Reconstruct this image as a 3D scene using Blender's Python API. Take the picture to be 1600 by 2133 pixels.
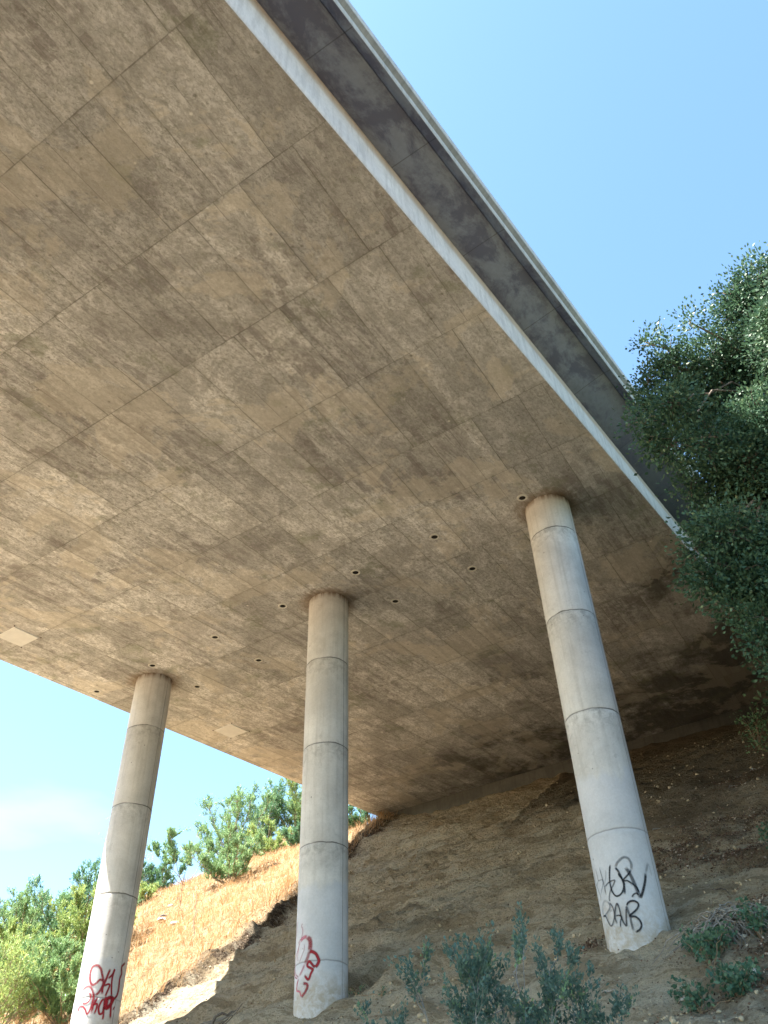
import bpy, math, random
import numpy as np
from mathutils import Vector, Matrix, noise as mn

# ------------------------------------------------------------------ camera, sky, sun
scn = bpy.context.scene
for ob in list(bpy.data.objects):
    bpy.data.objects.remove(ob)
cam_d = bpy.data.cameras.new("camera")
cam = bpy.data.objects.new("camera", cam_d)
scn.collection.objects.link(cam)
scn.camera = cam
cam_d.sensor_fit = 'VERTICAL'
cam_d.sensor_height = 36.0
cam_d.lens = 36.0 * 1750.0 / 2133.0
cam_d.clip_start = 0.1
cam_d.clip_end = 6000.0
rx = Vector((0.999294, 0.025146, -0.027918))
ry = Vector((0.037573, -0.668791, 0.742500))
rz = Vector((0.0, -0.743025, -0.669264))
cam.matrix_world = Matrix(((rx.x, ry.x, rz.x, 0), (rx.y, ry.y, rz.y, 0), (rx.z, ry.z, rz.z, 0), (0, 0, 0, 1)))

SUN_EL = math.radians(58.0)
SUN_AZ = math.radians(-103.0)          # clockwise from +Y (straight ahead); sun stands to the left
sun_dir = Vector((math.sin(SUN_AZ) * math.cos(SUN_EL), math.cos(SUN_AZ) * math.cos(SUN_EL), math.sin(SUN_EL)))
world = bpy.data.worlds.new("World")
scn.world = world
world.use_nodes = True
wn = world.node_tree.nodes
wl = world.node_tree.links
for n_ in list(wn):
    wn.remove(n_)
sky = wn.new("ShaderNodeTexSky")
sky.sky_type = 'NISHITA'
sky.sun_disc = False
sky.sun_elevation = SUN_EL
sky.sun_rotation = SUN_AZ
sky.altitude = 50
sky.air_density = 1.0
sky.dust_density = 0.5
sky.ozone_density = 0.0
bg = wn.new("ShaderNodeBackground")
bg.inputs[1].default_value = 0.089
wo = wn.new("ShaderNodeOutputWorld")
tcw = wn.new("ShaderNodeTexCoord")
mpw = wn.new("ShaderNodeMapping")
mpw.inputs['Scale'].default_value = (1, 1, 3.2)
nzw = wn.new("ShaderNodeTexNoise")
nzw.inputs['Scale'].default_value = 3.3
nzw.inputs['Detail'].default_value = 6
nzw.inputs['Roughness'].default_value = 0.5
crw = wn.new("ShaderNodeMapRange")
crw.inputs[1].default_value = 0.50
crw.inputs[2].default_value = 0.78
crw.inputs[4].default_value = 0.13
sxw = wn.new("ShaderNodeSeparateXYZ")
mrw = wn.new("ShaderNodeMapRange")     # clouds only low in the sky
mrw.inputs[1].default_value = 0.55
mrw.inputs[2].default_value = 0.28
mul = wn.new("ShaderNodeMath"); mul.operation = 'MULTIPLY'
mixw = wn.new("ShaderNodeMix"); mixw.data_type = 'RGBA'
mixw.inputs['B'].default_value = (9.5, 9.7, 10.0, 1)
wl.new(tcw.outputs['Generated'], mpw.inputs[0]); wl.new(mpw.outputs[0], nzw.inputs['Vector'])
wl.new(nzw.outputs[0], crw.inputs[0]); wl.new(tcw.outputs['Generated'], sxw.inputs[0])
wl.new(sxw.outputs['Z'], mrw.inputs[0]); wl.new(crw.outputs[0], mul.inputs[0]); wl.new(mrw.outputs[0], mul.inputs[1])
tint = wn.new("ShaderNodeMix"); tint.data_type = 'RGBA'; tint.blend_type = 'MULTIPLY'; tint.inputs['Factor'].default_value = 1.0
tint.inputs['B'].default_value = (0.80, 0.965, 0.965, 1)
wl.new(sky.outputs[0], tint.inputs['A'])
wl.new(mul.outputs[0], mixw.inputs['Factor']); wl.new(tint.outputs['Result'], mixw.inputs['A'])
wl.new(mixw.outputs['Result'], bg.inputs[0]); wl.new(bg.outputs[0], wo.inputs[0])

sun_d = bpy.data.lights.new("sun", 'SUN')
sun_d.energy = 5.0
sun_d.angle = math.radians(0.53)
sun_d.color = (1.0, 0.95, 0.87)
sun = bpy.data.objects.new("sun", sun_d)
scn.collection.objects.link(sun)
sun.rotation_euler = sun_dir.to_track_quat('Z', 'Y').to_euler()
sun.location = (-40, 0, 70)

scn.view_settings.view_transform = 'Standard'
scn.view_settings.look = 'None'
scn.view_settings.gamma = 1.0
scn.view_settings.exposure = 2.45
scn.cycles.max_bounces = 8
scn.cycles.diffuse_bounces = 5
scn.cycles.transparent_max_bounces = 12

# ------------------------------------------------------------------ bridge frame (u along, t across to the left, h up)
DL = np.array([0.59249125, 0.80433669, 0.04468327])
DT = np.array([-0.843214043, 0.537577968, 0.0000764542827])
DN = np.array([-0.02401353, -0.03780832, 0.99899644])
OO = np.array([4.42976828, 16.99572329, 15.19842371])
def BW(u, t, h=0.0):
    return OO + u * DL + t * DT + h * DN
MI = np.linalg.inv(np.array([DL, DT, DN]).T)
def UT(x, y):                          # plan position -> (u, t)
    A = np.array([[DL[0], DT[0]], [DL[1], DT[1]]])
    return np.linalg.solve(A, np.array([x - OO[0], y - OO[1]]))

# ------------------------------------------------------------------ helpers
def link(o):
    scn.collection.objects.link(o)
    return o
def tag(o, label=None, cat=None, group=None, kind=None):
    if label: o['label'] = label
    if cat: o['category'] = cat
    if group: o['group'] = group
    if kind: o['kind'] = kind
    return o
def thing(name, loc, label, cat, group=None):
    o = link(bpy.data.objects.new(name, None))
    o.empty_display_size = 0.3
    o.location = loc
    return tag(o, label, cat, group)
def mesh_np(name, V, F, mat, parent=None, smooth=False, attrs=None, uvs=None, origin=None):
    """V (n,3) world coordinates, F list/array of equal-length faces or list of lists"""
    V = np.asarray(V, dtype=np.float64)
    if parent is not None and origin is None:
        origin = np.array(parent.location) if parent.parent is None else np.array(parent.location) + np.array(parent.parent.location)
    if origin is None:
        origin = np.zeros(3)
    origin = np.asarray(origin, dtype=float)
    me = bpy.data.meshes.new(name)
    if isinstance(F, np.ndarray):
        k = F.shape[1]
        me.vertices.add(len(V)); me.loops.add(F.size); me.polygons.add(len(F))
        me.vertices.foreach_set("co", (V - origin).astype(np.float32).ravel())
        me.loops.foreach_set("vertex_index", F.astype(np.int32).ravel())
        me.polygons.foreach_set("loop_start", np.arange(0, F.size, k, dtype=np.int32))
        me.update(calc_edges=True)
    else:
        me.from_pydata((V - origin).tolist(), [], F)
        me.update()
    if smooth:
        me.polygons.foreach_set("use_smooth", [True] * len(me.polygons))
    if attrs:
        for an, av in attrs.items():
            a = me.attributes.new(an, 'FLOAT', 'POINT')
            a.data.foreach_set("value", np.asarray(av, dtype=np.float32))
    if uvs:
        for un, uv in uvs.items():
            l = me.uv_layers.new(name=un)
            l.data.foreach_set("uv", np.asarray(uv, dtype=np.float32).ravel())
    if mat:
        me.materials.append(mat)
    o = link(bpy.data.objects.new(name, me))
    if parent is not None:
        o.parent = parent
    else:
        o.location = origin
    return o
def tube(P, Rr, n=6, caps=True):
    P = np.asarray(P, float); Rr = np.asarray(Rr, float)
    T = np.gradient(P, axis=0)
    T /= np.linalg.norm(T, axis=1)[:, None] + 1e-9
    ref = np.array([0, 0, 1.0]) if abs(T[0][2]) < 0.8 else np.array([1.0, 0, 0])
    A = np.cross(T, ref); A /= np.linalg.norm(A, axis=1)[:, None] + 1e-9
    B = np.cross(T, A)
    ang = np.arange(n) * 2 * math.pi / n
    V = (P[:, None, :] + Rr[:, None, None] * (np.cos(ang)[None, :, None] * A[:, None, :] + np.sin(ang)[None, :, None] * B[:, None, :])).reshape(-1, 3)
    F = []
    for i in range(len(P) - 1):
        for j in range(n):
            F.append((i * n + j, i * n + (j + 1) % n, (i + 1) * n + (j + 1) % n, (i + 1) * n + j))
    return V, np.array(F)
class Acc:
    def __init__(s): s.V = []; s.F = []; s.n = 0; s.A = []
    def add(s, V, F, a=None):
        s.V.append(V); s.F.append(np.asarray(F) + s.n); s.n += len(V)
        if a is not None: s.A.append(np.full(len(V), a))
    def obj(s, name, mat, parent=None, smooth=True, origin=None):
        V = np.concatenate(s.V); F = np.concatenate(s.F)
        at = {'rnd': np.concatenate(s.A)} if s.A else None
        return mesh_np(name, V, F, mat, parent, smooth, attrs=at, origin=origin)
def leaves(P, D, L, W, rng, spread=0.5):
    """quads at P pointing along D"""
    n = len(P)
    D = D + rng.normal(0, spread, (n, 3)); D /= np.linalg.norm(D, axis=1)[:, None] + 1e-9
    S = np.cross(D, rng.normal(0, 1, (n, 3))); S /= np.linalg.norm(S, axis=1)[:, None] + 1e-9
    N = np.cross(D, S)
    L = (L * rng.uniform(0.6, 1.3, n))[:, None]; W = (W * rng.uniform(0.7, 1.2, n))[:, None]
    V = np.empty((n, 4, 3))
    V[:, 0] = P
    V[:, 1] = P + D * L * 0.5 + S * W * 0.5 + N * W * 0.15
    V[:, 2] = P + D * L
    V[:, 3] = P + D * L * 0.5 - S * W * 0.5 + N * W * 0.15
    return V.reshape(-1, 3), np.arange(n * 4).reshape(n, 4)

# ------------------------------------------------------------------ materials
class NT:
    def __init__(s, name):
        s.m = bpy.data.materials.new(name); s.m.use_nodes = True
        s.t = s.m.node_tree; s.b = s.t.nodes['Principled BSDF']; s.out = s.t.nodes['Material Output']
    def n(s, typ, **kw):
        nd = s.t.nodes.new(typ)
        for k, v in kw.items(): setattr(nd, k, v)
        return nd
    def l(s, a, b): s.t.links.new(a, b)
    def inp(s, sock, v):
        if hasattr(v, 'is_output'): s.l(v, sock)
        else: sock.default_value = v
    def math(s, op, a, b=0.0, c=None, clamp=False):
        nd = s.n('ShaderNodeMath', operation=op); nd.use_clamp = clamp
        s.inp(nd.inputs[0], a); s.inp(nd.inputs[1], b)
        if c is not None: s.inp(nd.inputs[2], c)
        return nd.outputs[0]
    def rng(s, v, a, b, c=0.0, d=1.0):
        nd = s.n('ShaderNodeMapRange'); s.inp(nd.inputs[0], v)
        for i, x in zip((1, 2, 3, 4), (a, b, c, d)): nd.inputs[i].default_value = x
        return nd.outputs[0]
    def mix(s, f, a, b, mode='MIX'):
        nd = s.n('ShaderNodeMix', data_type='RGBA', blend_type=mode)
        s.inp(nd.inputs['Factor'], f)
        for k, v in (('A', a), ('B', b)):
            if hasattr(v, 'is_output'): s.l(v, nd.inputs[k])
            else: nd.inputs[k].default_value = (*v, 1) if len(v) == 3 else v
        return nd.outputs['Result']
    def noise(s, vec, sc, det=5, rough=0.55, dist=0.0):
        nd = s.n('ShaderNodeTexNoise'); s.l(vec, nd.inputs['Vector'])
        nd.inputs['Scale'].default_value = sc; nd.inputs['Detail'].default_value = det
        nd.inputs['Roughness'].default_value = rough; nd.inputs['Distortion'].default_value = dist
        return nd.outputs[0]
    def vor(s, vec, sc, feat='F1', out='Distance'):
        nd = s.n('ShaderNodeTexVoronoi', feature=feat); s.l(vec, nd.inputs['Vector'])
        nd.inputs['Scale'].default_value = sc
        return nd.outputs[out]
    def mp(s, vec, scale=(1, 1, 1), loc=(0, 0, 0)):
        nd = s.n('ShaderNodeMapping'); s.l(vec, nd.inputs[0])
        nd.inputs['Scale'].default_value = scale; nd.inputs['Location'].default_value = loc
        return nd.outputs[0]
    def uv(s, name): return s.n('ShaderNodeUVMap', uv_map=name).outputs[0]
    def attr(s, name): return s.n('ShaderNodeAttribute', attribute_name=name).outputs['Fac']
    def pos(s): return s.n('ShaderNodeNewGeometry').outputs['Position']
    def sep(s, v):
        nd = s.n('ShaderNodeSeparateXYZ'); s.l(v, nd.inputs[0]); return nd.outputs
    def comb(s, x, y=0.0, z=0.0):
        nd = s.n('ShaderNodeCombineXYZ'); s.inp(nd.inputs[0], x); s.inp(nd.inputs[1], y); s.inp(nd.inputs[2], z); return nd.outputs[0]
    def white(s, v):
        nd = s.n('ShaderNodeTexWhiteNoise'); s.l(v, nd.inputs['Vector']); return nd.outputs['Value']
    def bump(s, h, dist, strength=1.0, nrm=None):
        nd = s.n('ShaderNodeBump'); s.l(h, nd.inputs['Height']); nd.inputs['Distance'].default_value = dist
        nd.inputs['Strength'].default_value = strength
        if nrm is not None: s.l(nrm, nd.inputs['Normal'])
        return nd.outputs[0]
    def fin(s, col, rough=0.85, nrm=None, spec=0.3):
        s.inp(s.b.inputs['Base Color'], col if hasattr(col, 'is_output') else (*col, 1))
        s.inp(s.b.inputs['Roughness'], rough)
        s.b.inputs['Specular IOR Level'].default_value = spec
        if nrm is not None: s.l(nrm, s.b.inputs['Normal'])
        return s.m

def mat_soffit():
    q = NT('soffit_concrete')
    ut = q.uv('ut'); pn = q.uv('panel')
    px, py, _ = q.sep(pn)
    ix = q.math('FLOOR', px); iy = q.math('FLOOR', py)
    fx = q.math('FRACT', px); fy = q.math('FRACT', py)
    wob = q.rng(q.noise(ut, 3.0, 3), 0.3, 0.7, -0.004, 0.004)
    # distance to the sheet joints in metres
    dx = q.math('MULTIPLY', q.math('MINIMUM', fx, q.math('SUBTRACT', 1.0, fx)), 2.5)
    dy = q.math('MULTIPLY', q.math('MINIMUM', fy, q.math('SUBTRACT', 1.0, fy)), 1.24)
    dx = q.math('ADD', dx, wob); dy = q.math('ADD', dy, wob)
    lx = q.rng(dx, 0.003, 0.015, 1, 0); ly = q.rng(dy, 0.002, 0.013, 1, 0)
    brk = q.rng(q.noise(ut, 0.9, 4), 0.35, 0.62, 0.25, 1.0)
    line = q.math('MULTIPLY', q.math('MAXIMUM', lx, ly), brk)
    halo = q.math('MAXIMUM', q.rng(dx, 0.0, 0.12, 1, 0), q.rng(dy, 0.0, 0.08, 1, 0))
    pid = q.comb(ix, iy)
    pt = q.white(pid)
    iy4 = q.math('FLOOR', q.math('MULTIPLY', py, 8.0))
    st = q.white(q.comb(ix, iy4, 3.0))
    # offset the texture from sheet to sheet so that stains stop at joints
    off = q.comb(q.math('MULTIPLY', pt, 37.0), q.math('MULTIPLY', q.white(q.comb(iy, ix, 9.0)), 23.0))
    va = q.n('ShaderNodeVectorMath', operation='ADD'); q.l(ut, va.inputs[0]); q.l(off, va.inputs[1])
    uo = va.outputs[0]
    n1 = q.noise(q.mp(uo, (0.55, 1.5, 1)), 1.1, 6, 0.62, 0.4)
    n2 = q.noise(q.mp(uo, (1.0, 2.6, 1)), 2.6, 6, 0.7, 0.2)
    n3 = q.noise(ut, 0.16, 4, 0.55)
    n4 = q.noise(q.mp(uo, (0.35, 9.0, 1)), 1.3, 4, 0.6)
    n5 = q.noise(uo, 34, 3, 0.7)
    n6 = q.noise(q.mp(uo, (1, 1.7, 1)), 9.0, 5, 0.7, 0.6)
    nA = q.noise(ut, 0.45, 8, 0.68, 0.6); nB = q.noise(q.mp(uo, (0.8, 1.3, 1), (7, 3, 0)), 1.2, 8, 0.72, 0.8); nC = q.noise(q.mp(ut, (0.85, 1.35, 1)), 4.0, 7, 0.75, 0.4)
    c = q.mix(q.rng(nB, 0.42, 0.58), (0.51, 0.50, 0.495), (0.77, 0.755, 0.745))
    c = q.mix(q.math('MULTIPLY', q.rng(nC, 0.505, 0.53), 0.50), c, (0.36, 0.35, 0.315))
    nD = q.noise(q.mp(ut, (0.8, 1.25, 1)), 13.0, 6, 0.8, 0.5)
    c = q.mix(q.math('MULTIPLY', q.rng(nD, 0.525, 0.555), 0.55), c, (0.32, 0.305, 0.265))
    c = q.mix(q.math('MULTIPLY', q.rng(nD, 0.47, 0.435), 0.40), c, (0.85, 0.835, 0.81))
    c = q.mix(q.math('MULTIPLY', q.rng(nA, 0.50, 0.535), 0.45), c, (0.30, 0.285, 0.265))
    c = q.mix(q.math('MULTIPLY', q.rng(n4, 0.52, 0.60), 0.14), c, (0.30, 0.27, 0.24))
    c = q.mix(q.math('MULTIPLY', q.rng(n6, 0.575, 0.60), 0.62), c, (0.24, 0.24, 0.195))
    c = q.mix(q.math('MULTIPLY', q.rng(n6, 0.41, 0.35), 0.40), c, (0.74, 0.70, 0.61))
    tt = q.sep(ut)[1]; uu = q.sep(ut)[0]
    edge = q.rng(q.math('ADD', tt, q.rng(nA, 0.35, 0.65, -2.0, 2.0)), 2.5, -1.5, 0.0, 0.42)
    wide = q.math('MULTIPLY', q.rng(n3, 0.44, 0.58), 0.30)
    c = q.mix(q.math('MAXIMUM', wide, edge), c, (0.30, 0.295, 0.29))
    n8 = q.noise(q.mp(ut, (0.4, 4.2, 1), (3, 2, 0)), 1.5, 6, 0.72)
    smask = q.math('MULTIPLY', q.rng(q.noise(ut, 0.30, 6, 0.65), 0.53, 0.57), q.rng(n8, 0.49, 0.54))
    c = q.mix(q.math('MULTIPLY', smask, 0.42), c, (0.21, 0.185, 0.18))
    # straight-sided dark board marks, each a strip of one board, in a few sheets only
    iy6 = q.math('FLOOR', q.math('MULTIPLY', py, 7.0)); ix2 = q.math('FLOOR', q.math('MULTIPLY', px, 2.3))
    bs = q.math('MULTIPLY', q.rng(q.white(q.comb(ix2, iy6, 5.0)), 0.62, 0.66), q.rng(q.noise(ut, 0.24, 5, 0.6), 0.52, 0.56))
    bs = q.math('MULTIPLY', bs, q.rng(q.noise(uo, 2.2, 6, 0.75), 0.44, 0.52))
    c = q.mix(q.math('MULTIPLY', bs, 0.5), c, (0.20, 0.175, 0.165))
    # shade of the deep abutment corner painted in as dark blotches, ragged outline
    su = q.math('ADD', uu, q.math('MULTIPLY', q.math('MAXIMUM', q.math('SUBTRACT', 4.0, tt), 0.0), 0.9))
    so = q.rng(q.math('ADD', su, q.rng(q.noise(ut, 0.28, 7, 0.68), 0.3, 0.7, -7.0, 7.0)), 11.5, 15.0, 0, 0.8)
    so = q.math('MULTIPLY', so, q.rng(tt, 14.5, 10.0))
    c = q.mix(so, c, (0.07, 0.066, 0.058))
    c = q.mix(q.math('MULTIPLY', q.rng(q.noise(q.mp(ut, (1, 1, 1), (11, 4, 0)), 0.7, 7, 0.72), 0.57, 0.63), 0.5), c, (0.25, 0.265, 0.19))
    c = q.mix(q.math('MULTIPLY', q.rng(q.noise(q.mp(ut, (1, 1, 1), (31, 14, 0)), 0.33, 7, 0.7, 0.5), 0.53, 0.56), 0.35), c, (0.68, 0.62, 0.52))
    tone = q.math('ADD', q.math('MULTIPLY', q.math('SUBTRACT', pt, 0.5), 0.30), q.math('MULTIPLY', q.math('SUBTRACT', st, 0.5), 0.16))
    tone = q.math('ADD', tone, q.rng(n5, 0.3, 0.7, 0.92, 1.08))
    c = q.mix(1.0, c, q.comb(tone, tone, tone), 'MULTIPLY')
    # faint sub-board lines inside each sheet
    f4 = q.math('FRACT', q.math('MULTIPLY', py, 2.0))
    d4 = q.math('MULTIPLY', q.math('MINIMUM', f4, q.math('SUBTRACT', 1.0, f4)), 0.62)
    c = q.mix(q.math('MULTIPLY', q.rng(d4, 0.002, 0.012, 1, 0), q.rng(q.noise(uo, 0.8, 3), 0.44, 0.54, 0.05, 0.6)), c, (0.17, 0.155, 0.135))
    c = q.mix(q.math('MULTIPLY', halo, q.rng(n2, 0.45, 0.58, 0.0, 0.40)), c, (0.22, 0.21, 0.165))
    c = q.mix(q.math('MULTIPLY', line, 0.62), c, (0.12, 0.11, 0.09))
    # white lime spots and small pock marks
    v1 = q.vor(ut, 1.35); sp = q.math('MULTIPLY', q.rng(v1, 0.055, 0.030, 0, 1), q.rng(q.noise(ut, 1.1, 2), 0.5, 0.56))
    c = q.mix(q.math('MULTIPLY', sp, 0.7), c, (0.85, 0.82, 0.76))
    v2 = q.vor(q.mp(ut, (1, 1, 1), (3.3, 7.1, 0)), 2.1); sp2 = q.rng(q.math('ADD', v2, q.rng(nD, 0.3, 0.7, -0.05, 0.05)), 0.085, 0.04, 0, 1)
    c = q.mix(q.math('MULTIPLY', sp2, 0.6), c, (0.14, 0.125, 0.10))
    eff = q.math('MULTIPLY', q.rng(q.noise(q.mp(ut, (1, 2.2, 1), (5, 5, 0)), 1.7, 7, 0.72, 1.2), 0.655, 0.70), 0.35)
    c = q.mix(eff, c, (0.62, 0.585, 0.52))
    # rust ring stains where the round columns meet the soffit
    rust = None
    for uc, tc in ((0, 0), (0, 7.38), (0.14, 14.95)):
        d = q.n('ShaderNodeVectorMath', operation='DISTANCE'); q.l(ut, d.inputs[0]); d.inputs[1].default_value = (uc, tc, 0)
        r = q.rng(q.math('ADD', d.outputs['Value'], q.rng(n2, 0.3, 0.7, -0.12, 0.12)), 0.98, 0.60, 0, 0.75)
        rust = r if rust is None else q.math('MAXIMUM', rust, r)
    c = q.mix(rust, c, (0.19, 0.125, 0.07))
    h = q.math('SUBTRACT', q.math('MULTIPLY', n2, 0.25), q.math('MULTIPLY', line, 0.8))
    h = q.math('ADD', h, q.math('MULTIPLY', st, 0.5))
    return q.fin(c, 0.9, q.bump(h, 0.006, 0.8), 0.2)

def mat_concrete(name, light, dark, rustline=False):
    q = NT(name); p = q.pos(); ut = q.uv('ut')
    n1 = q.noise(q.mp(ut, (0.5, 1.0, 1)), 1.2, 6, 0.65, 0.5); n2 = q.noise(p, 14, 4, 0.7); n3 = q.noise(q.mp(ut, (6.0, 0.7, 1)), 1.0, 5, 0.65)
    c = q.mix(q.rng(n1, 0.35, 0.65), dark, light)
    c = q.mix(q.math('MULTIPLY', q.rng(n3, 0.48, 0.60), 0.35), c, tuple(x * 0.62 for x in dark))
    t = q.rng(n2, 0.3, 0.7, 0.93, 1.07)
    c = q.mix(1.0, c, q.comb(t, t, t), 'MULTIPLY')
    if rustline:
        y = q.sep(ut)[1]
        e = q.rng(q.math('ADD', y, q.rng(n2, 0.3, 0.7, -0.05, 0.05)), 0.86, 1.0, 0, 0.5)
        c = q.mix(e, c, (0.45, 0.32, 0.20))
    return q.fin(c, 0.85, q.bump(n2, 0.004, 0.6), 0.25)

def mat_overhang():
    q = NT('overhang_concrete'); ut = q.uv('ut')
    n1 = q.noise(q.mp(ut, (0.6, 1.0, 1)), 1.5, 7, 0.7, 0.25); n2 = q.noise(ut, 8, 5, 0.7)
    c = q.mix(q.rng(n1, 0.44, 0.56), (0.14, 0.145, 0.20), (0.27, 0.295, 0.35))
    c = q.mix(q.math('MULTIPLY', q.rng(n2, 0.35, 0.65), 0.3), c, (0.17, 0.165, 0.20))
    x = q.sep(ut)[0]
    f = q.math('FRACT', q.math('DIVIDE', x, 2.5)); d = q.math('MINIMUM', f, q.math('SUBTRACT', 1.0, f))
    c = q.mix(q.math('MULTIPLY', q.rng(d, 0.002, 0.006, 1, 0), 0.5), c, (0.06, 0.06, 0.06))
    c = q.mix(q.rng(q.math('ADD', x, q.rng(n1, 0.3, 0.7, -2.5, 2.5)), -2.0, 3.5, 0, 0.75), c, (0.04, 0.042, 0.045))  # shade under the trees painted in toward the far end
    return q.fin(c, 0.9, q.bump(n2, 0.004, 0.6), 0.2)

def mat_column():
    q = NT('column_concrete')
    uv = q.uv('arc'); j = q.uv('joint'); p = q.pos()
    arc, z, _ = q.sep(uv); seg = q.sep(j)[1]
    jr = q.math('ADD', seg, q.rng(q.noise(q.mp(uv, (2.0, 0.3, 1)), 1.2, 3), 0.3, 0.7, -0.006, 0.006))
    fr = q.math('FRACT', jr); fl = q.math('FLOOR', jr)
    d = q.math('MULTIPLY', q.math('MINIMUM', fr, q.math('SUBTRACT', 1.0, fr)), 2.6)
    n1 = q.noise(p, 0.9, 6, 0.62, 0.3); n2 = q.noise(p, 22, 4, 0.7); ns = q.noise(q.mp(uv, (9.0, 0.35, 1)), 1.0, 4, 0.6)
    ob = q.n('ShaderNodeObjectInfo').outputs['Random']
    tone = q.white(q.comb(fl, ob))
    c = q.mix(q.rng(n1, 0.36, 0.64), (0.53, 0.52, 0.515), (0.72, 0.71, 0.705))
    c = q.mix(q.math('MULTIPLY', tone, 0.28), c, (0.50, 0.465, 0.41))
    c = q.mix(q.math('MULTIPLY', q.rng(ns, 0.50, 0.70), 0.30), c, (0.30, 0.285, 0.26))
    n7 = q.noise(p, 5.5, 6, 0.75, 0.5)
    below = q.math('SUBTRACT', 1.0, fr)          # 0 just below a joint
    dirt = q.math('MULTIPLY', q.rng(below, 0.0, 0.30, 1, 0), q.rng(n7, 0.44, 0.60))
    c = q.mix(q.math('MULTIPLY', dirt, 0.55), c, (0.24, 0.235, 0.225))
    c = q.mix(q.math('MULTIPLY', q.rng(n7, 0.58, 0.72), 0.35), c, (0.26, 0.25, 0.235))
    # brown run-off under the soffit
    top = q.math('SUBTRACT', q.sep(j)[0], 0.0)
    c = q.mix(q.math('MULTIPLY', q.rng(top, 1.2, 0.0), 0.30), c, (0.48, 0.39, 0.29))
    c = q.mix(q.math('MULTIPLY', q.rng(top, 0.22, 0.02), q.rng(ns, 0.42, 0.55, 0.3, 0.9)), c, (0.16, 0.095, 0.05))
    # grey anti-graffiti paint low on the shaft
    zz = q.math('ADD', z, q.math('ADD', q.rng(q.noise(q.mp(uv, (1.2, 0.4, 1)), 0.9, 5), 0.3, 0.7, -0.4, 0.4), 0.0))
    paint = q.rng(q.math('SUBTRACT', zz, q.attr('painttop')), 0.08, -0.08, 0, 0.85)
    pc = q.mix(q.rng(q.noise(p, 1.6, 3), 0.4, 0.6), (0.53, 0.545, 0.585), (0.60, 0.61, 0.65))
    c = q.mix(paint, c, pc)
    c = q.mix(q.math('MULTIPLY', q.rng(q.math('ADD', z, q.rng(n1, 0.3, 0.7, -0.3, 0.3)), 5.1, 4.5), q.rng(n7, 0.40, 0.58, 0.15, 0.8)), c, (0.38, 0.32, 0.24))
    jl = q.math('MULTIPLY', q.rng(d, 0.008, 0.022, 1, 0), q.rng(q.noise(uv, 1.3, 3), 0.35, 0.5, 0.45, 1.0))
    jl = q.math('MULTIPLY', jl, q.rng(paint, 0.0, 0.85, 1.0, 0.55))
    c = q.mix(q.math('MULTIPLY', jl, 0.85), c, (0.10, 0.095, 0.09))
    seam = q.attr('seamx')
    sl = q.rng(q.math('ADD', q.math('ABSOLUTE', seam), q.rng(n1, 0.3, 0.7, -0.004, 0.004)), 0.004, 0.014, 1, 0)
    c = q.mix(q.math('MULTIPLY', sl, 0.75), c, (0.13, 0.125, 0.12))
    t = q.rng(n2, 0.3, 0.7, 0.93, 1.07)
    c = q.mix(1.0, c, q.comb(t, t, t), 'MULTIPLY')
    # small pits
    v = q.vor(q.mp(uv, (1, 1, 1)), 3.2); pit = q.rng(v, 0.075, 0.035, 0, 0.8)
    c = q.mix(q.math('MULTIPLY', pit, q.rng(q.noise(uv, 0.7, 2), 0.5, 0.55)), c, (0.12, 0.11, 0.10))
    v3 = q.vor(q.mp(uv, (1.0, 0.25, 1), (2, 9, 0)), 2.2); run = q.rng(v3, 0.035, 0.012, 0, 0.7)
    c = q.mix(q.math('MULTIPLY', run, q.rng(q.noise(uv, 0.5, 2), 0.48, 0.55)), c, (0.75, 0.74, 0.72))
    hh = q.math('SUBTRACT', q.math('MULTIPLY', n2, 0.3), q.math('MAXIMUM', jl, sl))
    return q.fin(c, 0.8, q.bump(hh, 0.006, 0.7), 0.25)

def mat_simple(name, a, b, sc=6.0, rough=0.85, spec=0.3):
    q = NT(name); p = q.n('ShaderNodeTexCoord').outputs['Object']
    n1 = q.noise(p, sc, 5, 0.65)
    return q.fin(q.mix(q.rng(n1, 0.35, 0.65), a, b), rough, q.bump(n1, 0.01, 0.5), spec)

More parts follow.
